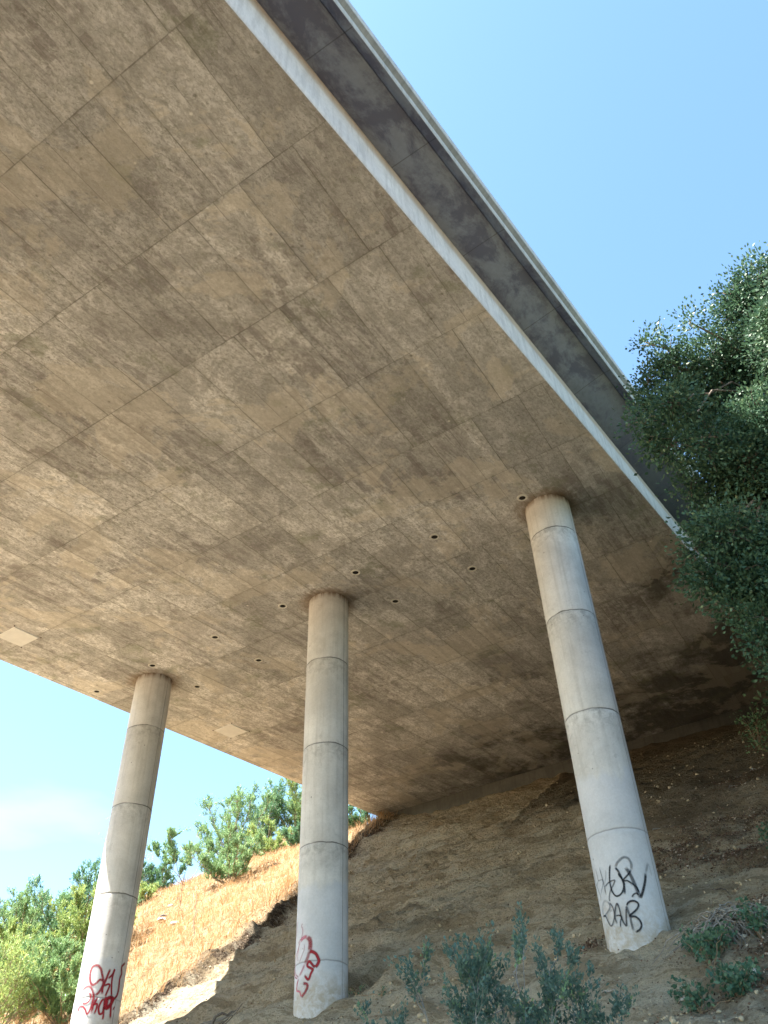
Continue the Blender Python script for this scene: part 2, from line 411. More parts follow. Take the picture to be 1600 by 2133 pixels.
def mat_ground():
    q = NT('hillside_ground'); p = q.pos()
    g = q.attr('grass'); li = q.attr('litter'); gr = q.attr('grey'); gn = q.attr('green')
    n1 = q.noise(p, 0.35, 6, 0.6, 0.3); n2 = q.noise(p, 1.7, 6, 0.68); n3 = q.noise(p, 9, 6, 0.75); n4 = q.noise(p, 38, 4, 0.7)
    c = q.mix(q.rng(n1, 0.38, 0.62), (0.61, 0.465, 0.30), (0.69, 0.565, 0.39))
    c = q.mix(q.math('MULTIPLY', q.rng(n2, 0.42, 0.62), 0.6), c, (0.52, 0.43, 0.30))
    c = q.mix(q.math('MULTIPLY', q.rng(n2, 0.45, 0.30), 0.5), c, (0.42, 0.36, 0.25))
    c = q.mix(q.math('MULTIPLY', gr, q.rng(n2, 0.3, 0.6, 0.15, 0.6)), c, (0.56, 0.51, 0.41))
    c = q.mix(q.rng(n3, 0.53, 0.60, 0, 0.6), c, (0.25, 0.195, 0.125))
    c = q.mix(q.rng(n3, 0.45, 0.38, 0, 0.4), c, (0.66, 0.59, 0.45))
    straw = q.mix(q.rng(n2, 0.35, 0.65), (0.44, 0.31, 0.18), (0.56, 0.42, 0.26))
    straw = q.mix(q.rng(n3, 0.55, 0.7, 0, 0.5), straw, (0.30, 0.19, 0.09))
    c = q.mix(g, c, straw)
    c = q.mix(q.math('MULTIPLY', li, q.rng(n3, 0.35, 0.55, 0.7, 1)), c, (0.05, 0.033, 0.022))  # leaf litter, and the grass bank's shade in the same dark colour
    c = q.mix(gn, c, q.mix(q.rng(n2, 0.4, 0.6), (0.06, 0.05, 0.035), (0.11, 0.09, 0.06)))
    hs = q.noise(q.mp(q.uv('ut'), (1.0, 0.16, 1)), 2.4, 6, 0.7, 0.3)
    c = q.mix(q.math('MULTIPLY', q.math('SUBTRACT', 1.0, g), q.rng(hs, 0.52, 0.56, 0, 0.6)), c, (0.31, 0.235, 0.145))
    c = q.mix(q.math('MULTIPLY', q.math('SUBTRACT', 1.0, g), q.rng(hs, 0.46, 0.41, 0, 0.4)), c, (0.72, 0.65, 0.50))
    dk = q.attr('corner_shade'); c = q.mix(dk, c, (0.13, 0.10, 0.065))  # shade of the far right corner painted on the soil
    v = q.vor(p, 11.0); peb = q.rng(v, 0.20, 0.12, 0, 1)
    pm = q.math('MULTIPLY', peb, q.rng(q.noise(p, 3.1, 2), 0.54, 0.60, 0, 0.5))
    c = q.mix(pm, c, (0.60, 0.55, 0.45))
    t = q.rng(n4, 0.3, 0.7, 0.82, 1.18)
    c = q.mix(1.0, c, q.comb(t, t, t), 'MULTIPLY')
    v2 = q.vor(p, 2.6)
    h = q.math('ADD', q.math('MULTIPLY', n3, 0.7), q.math('MULTIPLY', n4, 0.22))
    h = q.math('ADD', h, q.math('MULTIPLY', n2, 1.2)); h = q.math('ADD', h, q.math('MULTIPLY', pm, 0.3))
    h = q.math('SUBTRACT', h, q.math('MULTIPLY', v2, 0.35))
    return q.fin(c, 0.95, q.bump(h, 0.42, 1.0), 0.1)

def mat_leaf(name, a, b, c3=None, trans=0.35, rough=0.5, spec=0.4):
    q = NT(name); r = q.attr('rnd')
    c = q.mix(r, a, b)
    if c3: c = q.mix(q.rng(r, 0.80, 0.95), c, c3)
    q.fin(c, rough, None, spec)
    tr = q.n('ShaderNodeBsdfTranslucent'); q.l(c, tr.inputs[0])
    mx = q.n('ShaderNodeMixShader'); mx.inputs[0].default_value = trans
    q.l(q.b.outputs[0], mx.inputs[1]); q.l(tr.outputs[0], mx.inputs[2]); q.l(mx.outputs[0], q.out.inputs[0])
    return q.m

def mat_spray(name, col):
    q = NT(name); a = q.attr('cover')
    q.fin(col, 0.6, None, 0.3)
    tp = q.n('ShaderNodeBsdfTransparent'); mx = q.n('ShaderNodeMixShader')
    n = q.noise(q.pos(), 60, 2)
    f = q.math('MULTIPLY', q.math('POWER', a, 1.3), q.rng(n, 0.3, 0.6, 0.75, 1.0))
    q.l(f, mx.inputs[0]); q.l(tp.outputs[0], mx.inputs[1]); q.l(q.b.outputs[0], mx.inputs[2]); q.l(mx.outputs[0], q.out.inputs[0])
    return q.m

M_SOF = mat_soffit()
M_WEB = mat_concrete('web_concrete', (0.78, 0.76, 0.77), (0.66, 0.64, 0.66), rustline=True)
M_OVR = mat_overhang()
M_BAR = mat_concrete('barrier_concrete', (0.56, 0.57, 0.57), (0.44, 0.45, 0.45))
M_BARD = mat_concrete('weathered_ledge_concrete', (0.36, 0.37, 0.36), (0.24, 0.25, 0.25))
M_ABT = mat_concrete('abutment_concrete', (0.20, 0.19, 0.165), (0.13, 0.125, 0.11))
M_COL = mat_column()
M_DARK = mat_simple('recess_shade_black', (0.012, 0.011, 0.010), (0.02, 0.018, 0.016))
M_COLLAR = mat_simple('vent_collar_concrete', (0.58, 0.56, 0.51), (0.68, 0.66, 0.60), 12)
M_HATCH = mat_simple('hatch_painted_steel', (0.66, 0.66, 0.65), (0.74, 0.74, 0.72), 3, 0.6)
M_BOLT = mat_simple('bolt_steel', (0.12, 0.10, 0.09), (0.2, 0.17, 0.15), 30, 0.5)
M_ASPH = mat_simple('asphalt', (0.045, 0.045, 0.047), (0.06, 0.06, 0.06), 8)
M_GROUND = mat_ground()
M_BARK = mat_simple('grey_bark', (0.13, 0.10, 0.075), (0.24, 0.19, 0.15), 9)
M_STEM = mat_simple('shrub_stem', (0.20, 0.14, 0.09), (0.32, 0.24, 0.16), 9)
M_DEADW = mat_simple('dead_grey_wood', (0.20, 0.185, 0.165), (0.36, 0.335, 0.30), 12)
M_DEADD = mat_simple('dead_dark_wood', (0.06, 0.05, 0.045), (0.16, 0.14, 0.12), 12)
M_OAK = mat_leaf('oak_leaf', (0.030, 0.075, 0.048), (0.11, 0.19, 0.10), (0.24, 0.31, 0.17), 0.25, 0.5, 0.25)
M_BRUSH = mat_leaf('brush_leaf', (0.15, 0.27, 0.12), (0.33, 0.46, 0.20), (0.44, 0.54, 0.22), 0.35)
M_BRUSHY = mat_leaf('yellow_green_leaf', (0.24, 0.34, 0.11), (0.42, 0.50, 0.17), (0.52, 0.48, 0.15), 0.4)
M_BRUSHD = mat_leaf('dark_brush_leaf', (0.08, 0.19, 0.10), (0.20, 0.33, 0.15), None, 0.3)
M_SAGE = mat_leaf('sage_leaf', (0.08, 0.15, 0.12), (0.18, 0.26, 0.19), (0.24, 0.36, 0.16), 0.3)
M_IVY = mat_leaf('broad_leaf', (0.045, 0.12, 0.075), (0.12, 0.21, 0.12), None, 0.25)
M_STRAW = mat_leaf('straw_blade', (0.47, 0.26, 0.115), (0.62, 0.40, 0.21), (0.70, 0.56, 0.36), 0.3, 0.7)
M_LITTER = mat_leaf('dead_leaf', (0.08, 0.045, 0.028), (0.24, 0.15, 0.10), (0.55, 0.47, 0.38), 0.1, 0.8)
M_BLACKP = mat_spray('black_spray_paint', (0.012, 0.014, 0.020))
M_REDP = mat_spray('red_spray_paint', (0.30, 0.010, 0.022))
M_PINKP = mat_spray('pink_spray_paint', (0.58, 0.10, 0.16))
M_STONE = mat_simple('pale_stone', (0.42, 0.39, 0.33), (0.58, 0.55, 0.48), 7)
M_PLASTIC = mat_simple('white_plastic', (0.72, 0.72, 0.70), (0.8, 0.8, 0.78), 5, 0.4)
M_BIRD = mat_simple('dark_feather', (0.02, 0.02, 0.025), (0.04, 0.04, 0.045), 20)
GRAF3= [(0.024, 0.5, [(-69.1, 5.724), (-73.0, 5.563), (-72.6, 5.438), (-66.3, 5.27), (-62.3, 5.136), (-64.9, 5.073)]), (0.024, 0.6, [(-48.6, 5.638), (-46.1, 5.433), (-45.0, 5.284), (-44.9, 5.117)]), (0.024, 0.5, [(-61.2, 5.658), (-59.4, 5.503), (-58.6, 5.426), (-47.1, 5.4), (-47.8, 5.317), (-60.3, 5.166)]), (0.022, 0.4, [(-34.6, 5.544), (-36.8, 5.428), (-43.5, 5.304)]), (0.022, 0.5, [(-71.8, 5.349), (-58.6, 5.426)]), (0.027, 0.7, [(-44.0, 5.257), (-32.9, 5.308), (-20.9, 5.32), (-24.4, 5.25), (-31.8, 5.174), (-36.8, 5.093), (-39.2, 5.017), (-37.1, 4.994)]), (0.03, 0.95, [(-23.1, 5.611), (-27.0, 5.498), (-30.6, 5.314), (-30.0, 5.157), (-25.0, 5.05), (-17.6, 5.04), (-10.2, 5.102), (-5.5, 5.212), (-7.0, 5.31), (-10.4, 5.376), (-11.7, 5.427)]), (0.035, 0.95, [(-15.0, 5.537), (-11.0, 5.462), (-7.0, 5.31), (-6.0, 5.189), (-7.9, 5.039)]), (0.046, 0.55, [(-15.0, 5.537), (-7.3, 5.638), (3.4, 5.697), (11.0, 5.666), (14.2, 5.566), (11.9, 5.458)]), (0.03, 0.9, [(11.9, 5.458), (3.6, 5.368), (-5.7, 5.284), (1.5, 5.268), (8.4, 5.208), (14.9, 5.134), (16.6, 5.051)]), (0.06, 0.75, [(3.1, 5.513), (8.4, 5.375), (12.1, 5.218), (14.8, 5.075), (17.2, 4.946)]), (0.046, 0.95, [(17.2, 4.946), (24.4, 5.074), (32.3, 5.243), (37.8, 5.404)]), (0.046, 0.45, [(37.8, 5.404), (48.6, 5.614)]), (0.027, 0.9, [(3.4, 4.972), (5.9, 5.01), (11.6, 5.036), (15.0, 5.005)]), (0.035, 0.25, [(49.5, 5.591), (50.3, 5.458), (50.6, 5.361)]), (0.041, 0.35, [(-63.7, 4.787), (-63.1, 4.89), (-57.2, 4.989), (-49.3, 5.024), (-43.2, 4.982)]), (0.033, 0.6, [(-63.7, 4.787), (-55.3, 4.796), (-43.4, 4.854), (-40.0, 4.914), (-42.9, 4.993)]), (0.027, 0.8, [(-64.9, 4.797), (-56.1, 4.776), (-51.6, 4.659), (-45.7, 4.574), (-37.9, 4.644), (-33.7, 4.747), (-34.8, 4.877), (-38.9, 4.958)]), (0.033, 0.4, [(-42.8, 4.818), (-36.2, 4.823)]), (0.03, 0.85, [(-32.2, 4.578), (-33.7, 4.69), (-31.0, 4.798), (-24.9, 4.91), (-22.4, 4.823), (-21.7, 4.685), (-19.4, 4.567), (-15.8, 4.51), (-13.4, 4.646), (-9.4, 4.833)]), (0.027, 0.85, [(-31.8, 4.708), (-25.1, 4.704), (-21.6, 4.662), (-25.1, 4.59), (-26.7, 4.498)]), (0.038, 0.7, [(-9.4, 4.833), (-8.2, 4.751), (-6.7, 4.658), (-6.8, 4.523), (-5.8, 4.41)]), (0.033, 1, [(-9.4, 4.833), (-4.0, 4.894), (3.2, 4.909), (9.4, 4.88), (11.0, 4.822), (5.4, 4.746), (-6.7, 4.658), (1.9, 4.636), (7.3, 4.575), (9.0, 4.495), (5.1, 4.42), (-3.2, 4.374)])]
GRAF1= [(0.057, 0.85, [(3.4, 5.865), (-5.1, 5.884), (-10.9, 5.816), (-19.5, 5.767), (-26.9, 5.822), (-31.6, 5.951), (-32.8, 6.101), (-28.5, 6.213), (-16.3, 6.229), (-7.6, 6.148), (-1.6, 6.011), (4.2, 5.854), (3.5, 5.729), (-2.1, 5.592), (-8.9, 5.524)]), (0.057, 0.9, [(16.1, 6.162), (12.5, 6.02), (8.5, 5.845), (5.1, 5.707), (6.3, 5.546)]), (0.049, 0.95, [(14.4, 5.919), (23.7, 6.033), (27.8, 6.166), (25.8, 6.059), (25.0, 5.897), (27.7, 5.696), (31.3, 5.522)]), (0.049, 0.95, [(6.8, 5.742), (17.9, 5.797), (21.2, 5.756), (17.6, 5.616), (14.9, 5.502)]), (0.057, 0.9, [(38.5, 5.466), (47.7, 5.572), (50.8, 5.736), (48.4, 5.961), (52.3, 6.108), (48.8, 6.264), (62.0, 6.401)]), (0.049, 0.8, [(-46.6, 5.663), (-39.6, 5.722), (-29.0, 5.739), (-21.5, 5.684), (-15.9, 5.581), (-11.0, 5.447), (-11.8, 5.304), (-11.3, 5.096)]), (0.04, 0.9, [(-37.7, 5.374), (-34.7, 5.338), (-25.9, 5.353), (-20.3, 5.438), (-21.1, 5.538), (-26.8, 5.575)]), (0.04, 0.95, [(-48.3, 5.168), (-47.8, 5.265), (-39.2, 5.288), (-29.5, 5.224), (-21.9, 5.1), (-17.0, 5.152), (-13.6, 5.337), (-13.5, 5.58)]), (0.051, 1, [(-2.4, 5.481), (-6.3, 5.381), (-10.2, 5.282), (-10.4, 5.172)]), (0.043, 1, [(-10.4, 5.293), (-1.8, 5.326), (-1.1, 5.228), (-4.2, 5.086)]), (0.049, 1, [(12.1, 5.455), (6.7, 5.363), (4.0, 5.23), (8.1, 5.101), (14.7, 5.128), (15.8, 5.26), (14.5, 5.457)]), (0.086, 1, [(12.9, 5.478), (20.4, 5.408), (21.0, 5.243), (30.2, 5.309), (37.0, 5.463), (29.1, 5.496), (19.5, 5.451)]), (0.057, 1, [(31.3, 5.522), (33.2, 5.368), (35.3, 5.206), (37.9, 5.024)]), (0.049, 0.9, [(15.8, 5.26), (18.1, 5.076), (17.7, 4.968)]), (0.034, 0.9, [(45.3, 5.321), (41.2, 5.215)])]
GRAF2P= [(0.076, 0.45, [(-54.4, 5.559), (-43.2, 5.617), (-33.6, 5.609)]), (0.051, 0.4, [(-37.9, 5.059), (-45.8, 4.935), (-53.5, 4.852)]), (0.03, 0.35, [(-70.4, 6.032), (-72.4, 5.91), (-78.3, 5.715), (-85.9, 5.576), (-85.9, 5.43)]), (0.038, 0.3, [(-47.8, 5.92), (-51.8, 5.876), (-47.2, 5.792), (-49.6, 5.641), (-64.9, 5.512)]), (0.033, 0.4, [(-54.4, 5.559), (-61.6, 5.411), (-71.3, 5.283), (-74.2, 5.088), (-70.2, 4.928), (-55.2, 4.835)]), (0.03, 0.45, [(-84.0, 5.113), (-75.2, 4.891), (-59.0, 4.814)]), (0.03, 0.3, [(-41.1, 5.479), (-40.6, 5.365), (-46.0, 5.264), (-55.2, 5.113)]), (0.043, 0.45, [(-44.7, 4.42), (-49.9, 4.534), (-61.4, 4.586), (-60.2, 4.699), (-55.0, 4.806)]), (0.03, 0.3, [(-59.5, 5.427), (-62.6, 5.261), (-59.5, 5.153)])]
GRAF2= [(0.096, 0.8, [(-33.6, 5.609), (-27.2, 5.537), (-25.7, 5.433), (-27.0, 5.313)]), (0.076, 0.65, [(-27.0, 5.313), (-30.8, 5.198), (-37.9, 5.059)]), (0.066, 1, [(-27.6, 5.304), (-19.5, 5.284), (-12.8, 5.238), (-8.4, 5.165), (-6.1, 5.094), (-8.6, 5.026), (-13.2, 4.965)]), (0.051, 1, [(-13.2, 4.965), (-18.7, 5.014), (-26.9, 5.102), (-31.4, 5.019), (-23.0, 4.959), (-18.5, 4.925), (-22.7, 4.851), (-28.0, 4.74), (-38.3, 4.843)]), (0.058, 0.85, [(-41.7, 4.688), (-31.3, 4.657), (-29.8, 4.588), (-35.6, 4.501), (-44.7, 4.42)])]
OAKB= [(7.71, 9.53, 14.39, 0.48, 0.75), (7.15, 9.85, 14.46, 0.31, 0.55), (7.46, 10.08, 14.14, 0.58, 0.9), (8.03, 10.19, 14.43, 0.59, 1), (6.3, 10.17, 13.98, 0.23, 0.45), (5.59, 10.65, 13.93, 0.24, 0.5), (5.95, 10.71, 13.72, 0.29, 0.6), (6.17, 10.94, 13.45, 0.44, 0.9), (6.95, 10.92, 13.77, 0.59, 1), (7.82, 11.17, 13.8, 0.8, 1), (5.51, 11.11, 13.32, 0.31, 0.8), (5.66, 11.35, 12.77, 0.44, 0.9), (4.59, 10.02, 10.47, 0.21, 0.7), (4.51, 9.82, 10.69, 0.23, 0.8), (6.35, 11.49, 12.89, 0.69, 1), (7.3, 11.62, 12.99, 0.79, 1), (7.09, 10.51, 11.32, 0.7, 1), (4.96, 10.0, 10.32, 0.34, 0.8), (5.75, 10.44, 10.68, 0.51, 0.7), (6.59, 10.78, 10.61, 0.6, 0.8), (6.33, 11.45, 10.55, 0.53, 0.75), (6.92, 11.67, 10.24, 0.62, 0.9), (5.71, 11.39, 10.64, 0.36, 0.5), (7.29, 11.47, 11.02, 0.73, 0.9), (6.64, 11.08, 11.05, 0.63, 0.8), (5.24, 10.45, 8.75, 0.26, 0.7), (5.6, 10.37, 8.61, 0.46, 0.9), (6.06, 10.5, 8.49, 0.46, 0.9), (4.98, 10.55, 8.44, 0.22, 0.8), (5.16, 10.74, 8.09, 0.34, 0.9), (5.58, 10.64, 7.94, 0.42, 1), (5.93, 10.57, 7.78, 0.37, 0.8), (5.74, 10.8, 7.22, 0.26, 0.9), (5.71, 10.98, 6.96, 0.21, 0.8), (5.36, 10.86, 7.6, 0.26, 0.7), (5.02, 9.6, 10.94, 0.35, 1), (7.65, 8.58, 12.53, 0.84, 1), (7.84, 9.46, 12.46, 0.97, 1), (8.02, 10.61, 11.37, 1.06, 1), (7.77, 11.39, 9.94, 1.04, 1), (6.72, 10.95, 7.74, 0.68, 1), (6.34, 11.2, 6.68, 0.51, 0.8), (8.94, 8.74, 12.24, 1.18, 1), (9.27, 10.37, 11.43, 1.4, 1), (8.99, 11.45, 9.71, 1.29, 1), (8.48, 8.06, 13.01, 0.76, 0.8), (10.14, 9.07, 11.79, 1.25, 1), (10.19, 10.61, 10.37, 1.27, 1), (9.74, 8.08, 12.8, 0.92, 0.8)]

# ------------------------------------------------------------------ ground
_ku = np.array([-60, -40, -17, -9, -3, 0, 15.8, 60.0]); _kz = np.array([-4, -3, -1.6, 0.2, 2.4, 4.4, 15.2, 45.0])
def fg(u):
    return (np.interp(u - 0.7, _ku, _kz) + np.interp(u, _ku, _kz) + np.interp(u + 0.7, _ku, _kz)) / 3
_ct = np.array([-60, -3.4, 17.3, 19.5, 24, 28, 30, 31.6, 33, 36, 45, 70.0]); _cu = np.array([24, 24, 15.4, 15.6, 20, 23, 18.5, 15, 13, 8, -6, -20.0])
def smin(a, b, k=0.8):
    h = np.clip(0.5 + 0.5 * (b - a) / k, 0, 1)
    return b * (1 - h) + a * h - k * h * (1 - h)
def zs(u):                     # height of the soffit plane on the axis
    return 15.2 + 0.0447 * u
_du = np.array([-30, -4, 2.3, 3.4, 4.4, 6, 7.5, 9, 13, 40.0]); _dt = np.array([17.6, 17.2, 16.4, 15.1, 14.2, 14.25, 14.75, 15.4, 16.1, 16.6])
def drip(u):                   # inner edge of the rain-fed grass, under the bridge's left edge
    return float(np.interp(u, _du, _dt)) + 0.12 * mn.noise((u * 0.6, 3.1, 0)) + 0.05 * mn.noise((u * 1.7, 8.1, 0))
def ground_z(u, t, fine=True):
    uc = float(np.interp(t, _ct, _cu))
    if -3.4 < t < 17.3: uc = 30
    z = float(smin(fg(u), fg(uc)))
    z = max(z, -5.0 + 0.3 * mn.noise((u * .05, t * .05, 0)))
    if 15.95 < u and -4.5 < t < 18.2:
        z = min(z, zs(u) - 0.3)
    if 12 < u < 16.5 and t < 18:
        z += 0.45 * max(0, min(1, (t - 10) / 7)) * min(1, (u - 12) / 3)
    if t > 9: z -= 0.7 * min(1, (t - 9) / 3) * max(0, min(1, (5 - u) / 3))
    st = 0.0
    if -6 < u < 18 and t > 10:
        e = max(0.0, min(1.0, (t - drip(u)) / 0.45))
        st = 0.30 * e * max(0, min(1, (u + 6) / 4)) * max(0, min(1, (17 - u) / 3))
    z += st
    d = math.hypot(u + 17.4, t + 6.6)
    if d < 130:
        k = 1.0 if u > -8 else 0.4
        z += k * 0.22 * mn.noise((u * 0.28, t * 0.2, 1.7))
        if fine:
            z += k * 0.26 * mn.noise((u * 1.25 + 0.35 * t, t * 0.22, 5.0)) * (1.0 if t < 16 else 0.5)
            z += k * 0.13 * mn.noise((u * 1.9, t * 1.4, 2.0)) + k * 0.08 * mn.noise((u * 4.3, t * 3.3, 9.0))
            if -5 < u < 16.5 and -4.5 < t < 17.6:
                z += 0.085 * (0.35 - abs(mn.noise((u * 3.2 + 0.4 * t, t * 1.9, 14.0)))) + 0.055 * (0.3 - abs(mn.noise((u * 7, t * 5, 4.0)))) + 0.028 * mn.noise((u * 13, t * 11, 8.0))
            # small eroded ledges that run across the slope
            r = mn.noise((u * 0.9 + t * 0.10, t * 0.10, 12.0))
            if 0.12 < r < 0.3 and 0 < u < 15 and t < 16: z += 0.22 * (r - 0.12) / 0.18
            elif r >= 0.3 and 0 < u < 15 and t < 16: z += 0.22 * max(0, 1 - (r - 0.3) / 0.04)
    # hollow washed out beside the middle column, burrow higher on the slope
    z -= 0.55 * math.exp(-((u - 0.75) ** 2 / 0.5 + (t - 6.6) ** 2 / 0.18))
    z += 0.30 * math.exp(-((u - 0.35) ** 2 / 0.25 + (t - 5.7) ** 2 / 0.5))
    return z
def plan(u, t):
    return OO[0] + u * DL[0] + t * DT[0], OO[1] + u * DL[1] + t * DT[1]
def GP(u, t, dz=0.0):
    x, y = plan(u, t)
    return np.array([x, y, ground_z(u, t) + dz])

def axis(lo, hi, st, far, ratio=1.28):
    a = list(np.arange(lo, hi + 1e-6, st)); s = st
    while a[-1] < far: s *= ratio; a.append(a[-1] + s)
    s = st
    while a[0] > -far: s *= ratio; a.insert(0, a[0] - s)
    return np.array(a)
ua = np.concatenate([[x for x in axis(-5, 25, 0.15, 900) if x < -4.05], np.arange(-4, 16.2, 0.085), [x for x in axis(-5, 25, 0.15, 900) if x > 16.3]])
ta = np.concatenate([[x for x in axis(-5.5, 35, 0.15, 900) if x < -4.05], np.arange(-4, 17.5, 0.085), [x for x in axis(-5.5, 35, 0.15, 900) if x > 17.6]])
nu, nt_ = len(ua), len(ta)
V = np.empty((nu, nt_, 3)); G = np.zeros((nu, nt_)); LI = np.zeros((nu, nt_)); GY = np.zeros((nu, nt_)); GN = np.zeros((nu, nt_)); SHD = np.zeros((nu, nt_)); GUV = np.zeros((nu, nt_, 2))
LPATCH = [(4.08, 0.6, .5, .8), (4.81, -0.33, .5, .9), (5.34, -1.68, .7, 1.3), (2.97, 0.39, .5, .7), (3.65, -0.2, .5, .8), (4.2, -0.8, .6, 1.0),
          (2.82, -1.2, .5, .8), (2.77, -2.2, .8, 1.0), (0.1, -2.4, .8, .7), (-1.9, -2.5, 1.2, .8), (8.8, -1.2, .8, 1.4), (0.0, 1.0, .25, .3)]
for i, u in enumerate(ua):
    de = drip(u)
    for j, t in enumerate(ta):
        x, y = plan(u, t)
        V[i, j] = (x, y, ground_z(u, t))
        g = 0.0
        if t > 12:
            e = (t - de) / 0.45 + 0.5 * mn.noise((u * 2, t * 2, 3))
            g = max(0.0, min(1.0, e - 0.3))
            if -2 < u < 16:            # dark litter, also painting in the shade of the bank below the grass
                LI[i, j] = 1.4 * math.exp(-((t - de - 0.2) / 0.36) ** 2) * (0.75 + 0.5 * mn.noise((u * 1.5, t, 7)))
        if u < -9 or t < -12: g = max(g, min(1.0, max((-9 - u) / 4, (-12 - t) / 4)) * 0.8)
        if t < -12: g = 0
        G[i, j] = g; GUV[i, j] = (u, t)
        if u > 4 and -12 < t < 8: SHD[i, j] = 0.85 * max(0, min(1, (u - 5.0 - 0.55 * max(0, t) + 2.2 * mn.noise((u * 0.4, t * 0.4, 6))) / 3.0))  # shade toward the right abutment corner, put into the soil colour
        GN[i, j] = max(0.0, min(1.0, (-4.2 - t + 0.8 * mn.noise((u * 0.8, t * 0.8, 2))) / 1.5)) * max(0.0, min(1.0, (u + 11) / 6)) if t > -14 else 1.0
        if -6 < t < 4 and -6 < u < 12:
            for (pu, pt_, ru, rt) in LPATCH:
                LI[i, j] = max(LI[i, j], 1.0 * math.exp(-(((u - pu) / ru) ** 2 + ((t - pt_) / rt) ** 2)) * (0.7 + 0.9 * mn.noise((u * 2.2, t * 2.2, 1))))
        GY[i, j] = max(0.0, min(1.0, (5.0 - u) / 5.0)) if t < 15 else 0.0
idx = np.arange(nu * nt_).reshape(nu, nt_)
F = np.stack([idx[:-1, :-1], idx[1:, :-1], idx[1:, 1:], idx[:-1, 1:]], -1).reshape(-1, 4)
F = F[:, ::-1].copy()
ground = mesh_np('ground', V.reshape(-1, 3), F, M_GROUND, None, True, attrs={'grass': G.ravel(), 'litter': np.clip(LI.ravel(), 0, 1), 'grey': GY.ravel(), 'green': GN.ravel(), 'corner_shade': SHD.ravel()}, uvs={'ut': GUV.reshape(-1, 2)[F.ravel()]})
tag(ground, 'tan bare dirt slope under the bridge rising to dry grass hillside', None, None, 'structure')

# ------------------------------------------------------------------ bridge
TR, TL = -2.28, 17.43                     # edges of the box girder's soffit
U0, U1 = -62.0, 48.0
bridge = thing('bridge', tuple(BW(15.9, 7.5, -1.2)), 'wide concrete bridge deck seen from below, with stained board-marked underside, crossing the whole upper photo', 'bridge')
def strip(name, prof, mat, us, parent=bridge, close=False, uvf=None, extra=None):
    """profile of (t,h[,h at far end]) points swept along u; quads; uv = (u, running length)"""
    V = []; 
    for u in us:
        for p in prof:
            t, h = p[0], p[1]
            if len(p) > 2: h = p[1] + (p[2] - p[1]) * min(1, max(0, (u + 13) / 16.0))
            V.append(BW(u, t, h))
    n = len(prof); F = []; UV = []
    ln = [0.0]
    for a, b in zip(prof, prof[1:]): ln.append(ln[-1] + math.hypot(a[0] - b[0], a[1] - b[1]))
    m = n if close else n - 1
    if close: ln.append(ln[-1] + 1)
    for i in range(len(us) - 1):
        for j in range(m):
            k = (j + 1) % n
            F.append((i * n + j, (i + 1) * n + j, (i + 1) * n + k, i * n + k))
            l0 = ln[j] if uvf is None else uvf[j]; l1 = ln[j + 1] if uvf is None else uvf[j + 1]
            UV += [(us[i], l0), (us[i + 1], l0), (us[i + 1], l1), (us[i], l1)]
    return mesh_np(name, V, np.array(F), mat, parent, False, uvs={'ut': UV})
# soffit: rows of formwork sheets between the measured transverse joints
JU = [-14.46, -11.92, -9.38, -6.78, -4.22, -2.08, 0.35, 2.97, 5.4, 7.85]
while JU[-1] < 15.5: JU.append(JU[-1] + 2.5)
while JU[0] > U0 + 3: JU.insert(0, JU[0] - 2.5)
JU = [U0] + JU + [20.0]
ch = 0.03
tsoff = list(np.linspace(TR + ch, TL - ch, 9))
V = []; F = []; UV1 = []; UV2 = []
for r in range(len(JU) - 1):
    a, b = JU[r], JU[r + 1]
    for s in range(len(tsoff) - 1):
        t0, t1 = tsoff[s], tsoff[s + 1]
        base = len(V)
        qd = [(a, t0), (b, t0), (b, t1), (a, t1)]
        for (u, t) in qd:
            V.append(BW(u, t, 0))
            sl = 0.27 * max(0, min(1, 1 - (t - 3) / 7)) * (1 if u == b else 0)
            UV1.append((u, t)); UV2.append((r + (1 if u == b else 0) * 0.99999, (t - 1.03 - sl - 0.07 * math.sin(r * 2.4)) / 1.24 + 40))
        F.append((base, base + 1, base + 2, base + 3))
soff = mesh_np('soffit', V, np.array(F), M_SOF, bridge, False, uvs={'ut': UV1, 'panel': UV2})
tag(soff, 'flat underside of weathered concrete with rectangular sheet joints')
usw = list(np.arange(U0, 20.1, 1.0)) + [U1]
strip('web', [(TR + ch, 0.0), (TR, ch), (TR, 1.27, 0.80)], M_WEB, usw)
strip('web', [(TL - ch, 0.0), (TL, ch), (TL, 1.2)], M_WEB, usw)
# overhang with drip groove, then the edge
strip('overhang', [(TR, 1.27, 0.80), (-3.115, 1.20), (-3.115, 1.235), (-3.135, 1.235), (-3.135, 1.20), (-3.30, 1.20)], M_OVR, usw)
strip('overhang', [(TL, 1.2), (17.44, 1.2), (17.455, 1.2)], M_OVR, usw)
strip('deck_edge', [(-3.30, 1.20), (-3.315, 1.215), (-3.315, 1.40)], M_BAR, usw)
strip('deck_edge', [(17.455, 1.2), (17.46, 1.42)], M_BAR, usw)
strip('barrier', [(-3.315, 1.40), (-3.40, 1.47)], M_BARD, usw)
strip('barrier', [(-3.40, 1.47), (-3.415, 1.50), (-3.40, 1.74), (-3.22, 2.40), (-3.02, 2.40), (-2.85, 1.60)], M_BAR, usw)
strip('barrier', [(17.46, 1.42), (17.53, 1.5), (17.52, 1.74), (17.46, 2.25), (17.26, 2.25), (17.09, 1.6)], M_BAR, usw)
strip('roadway', [(-2.85, 1.60), (17.09, 1.60)], M_ASPH, usw)
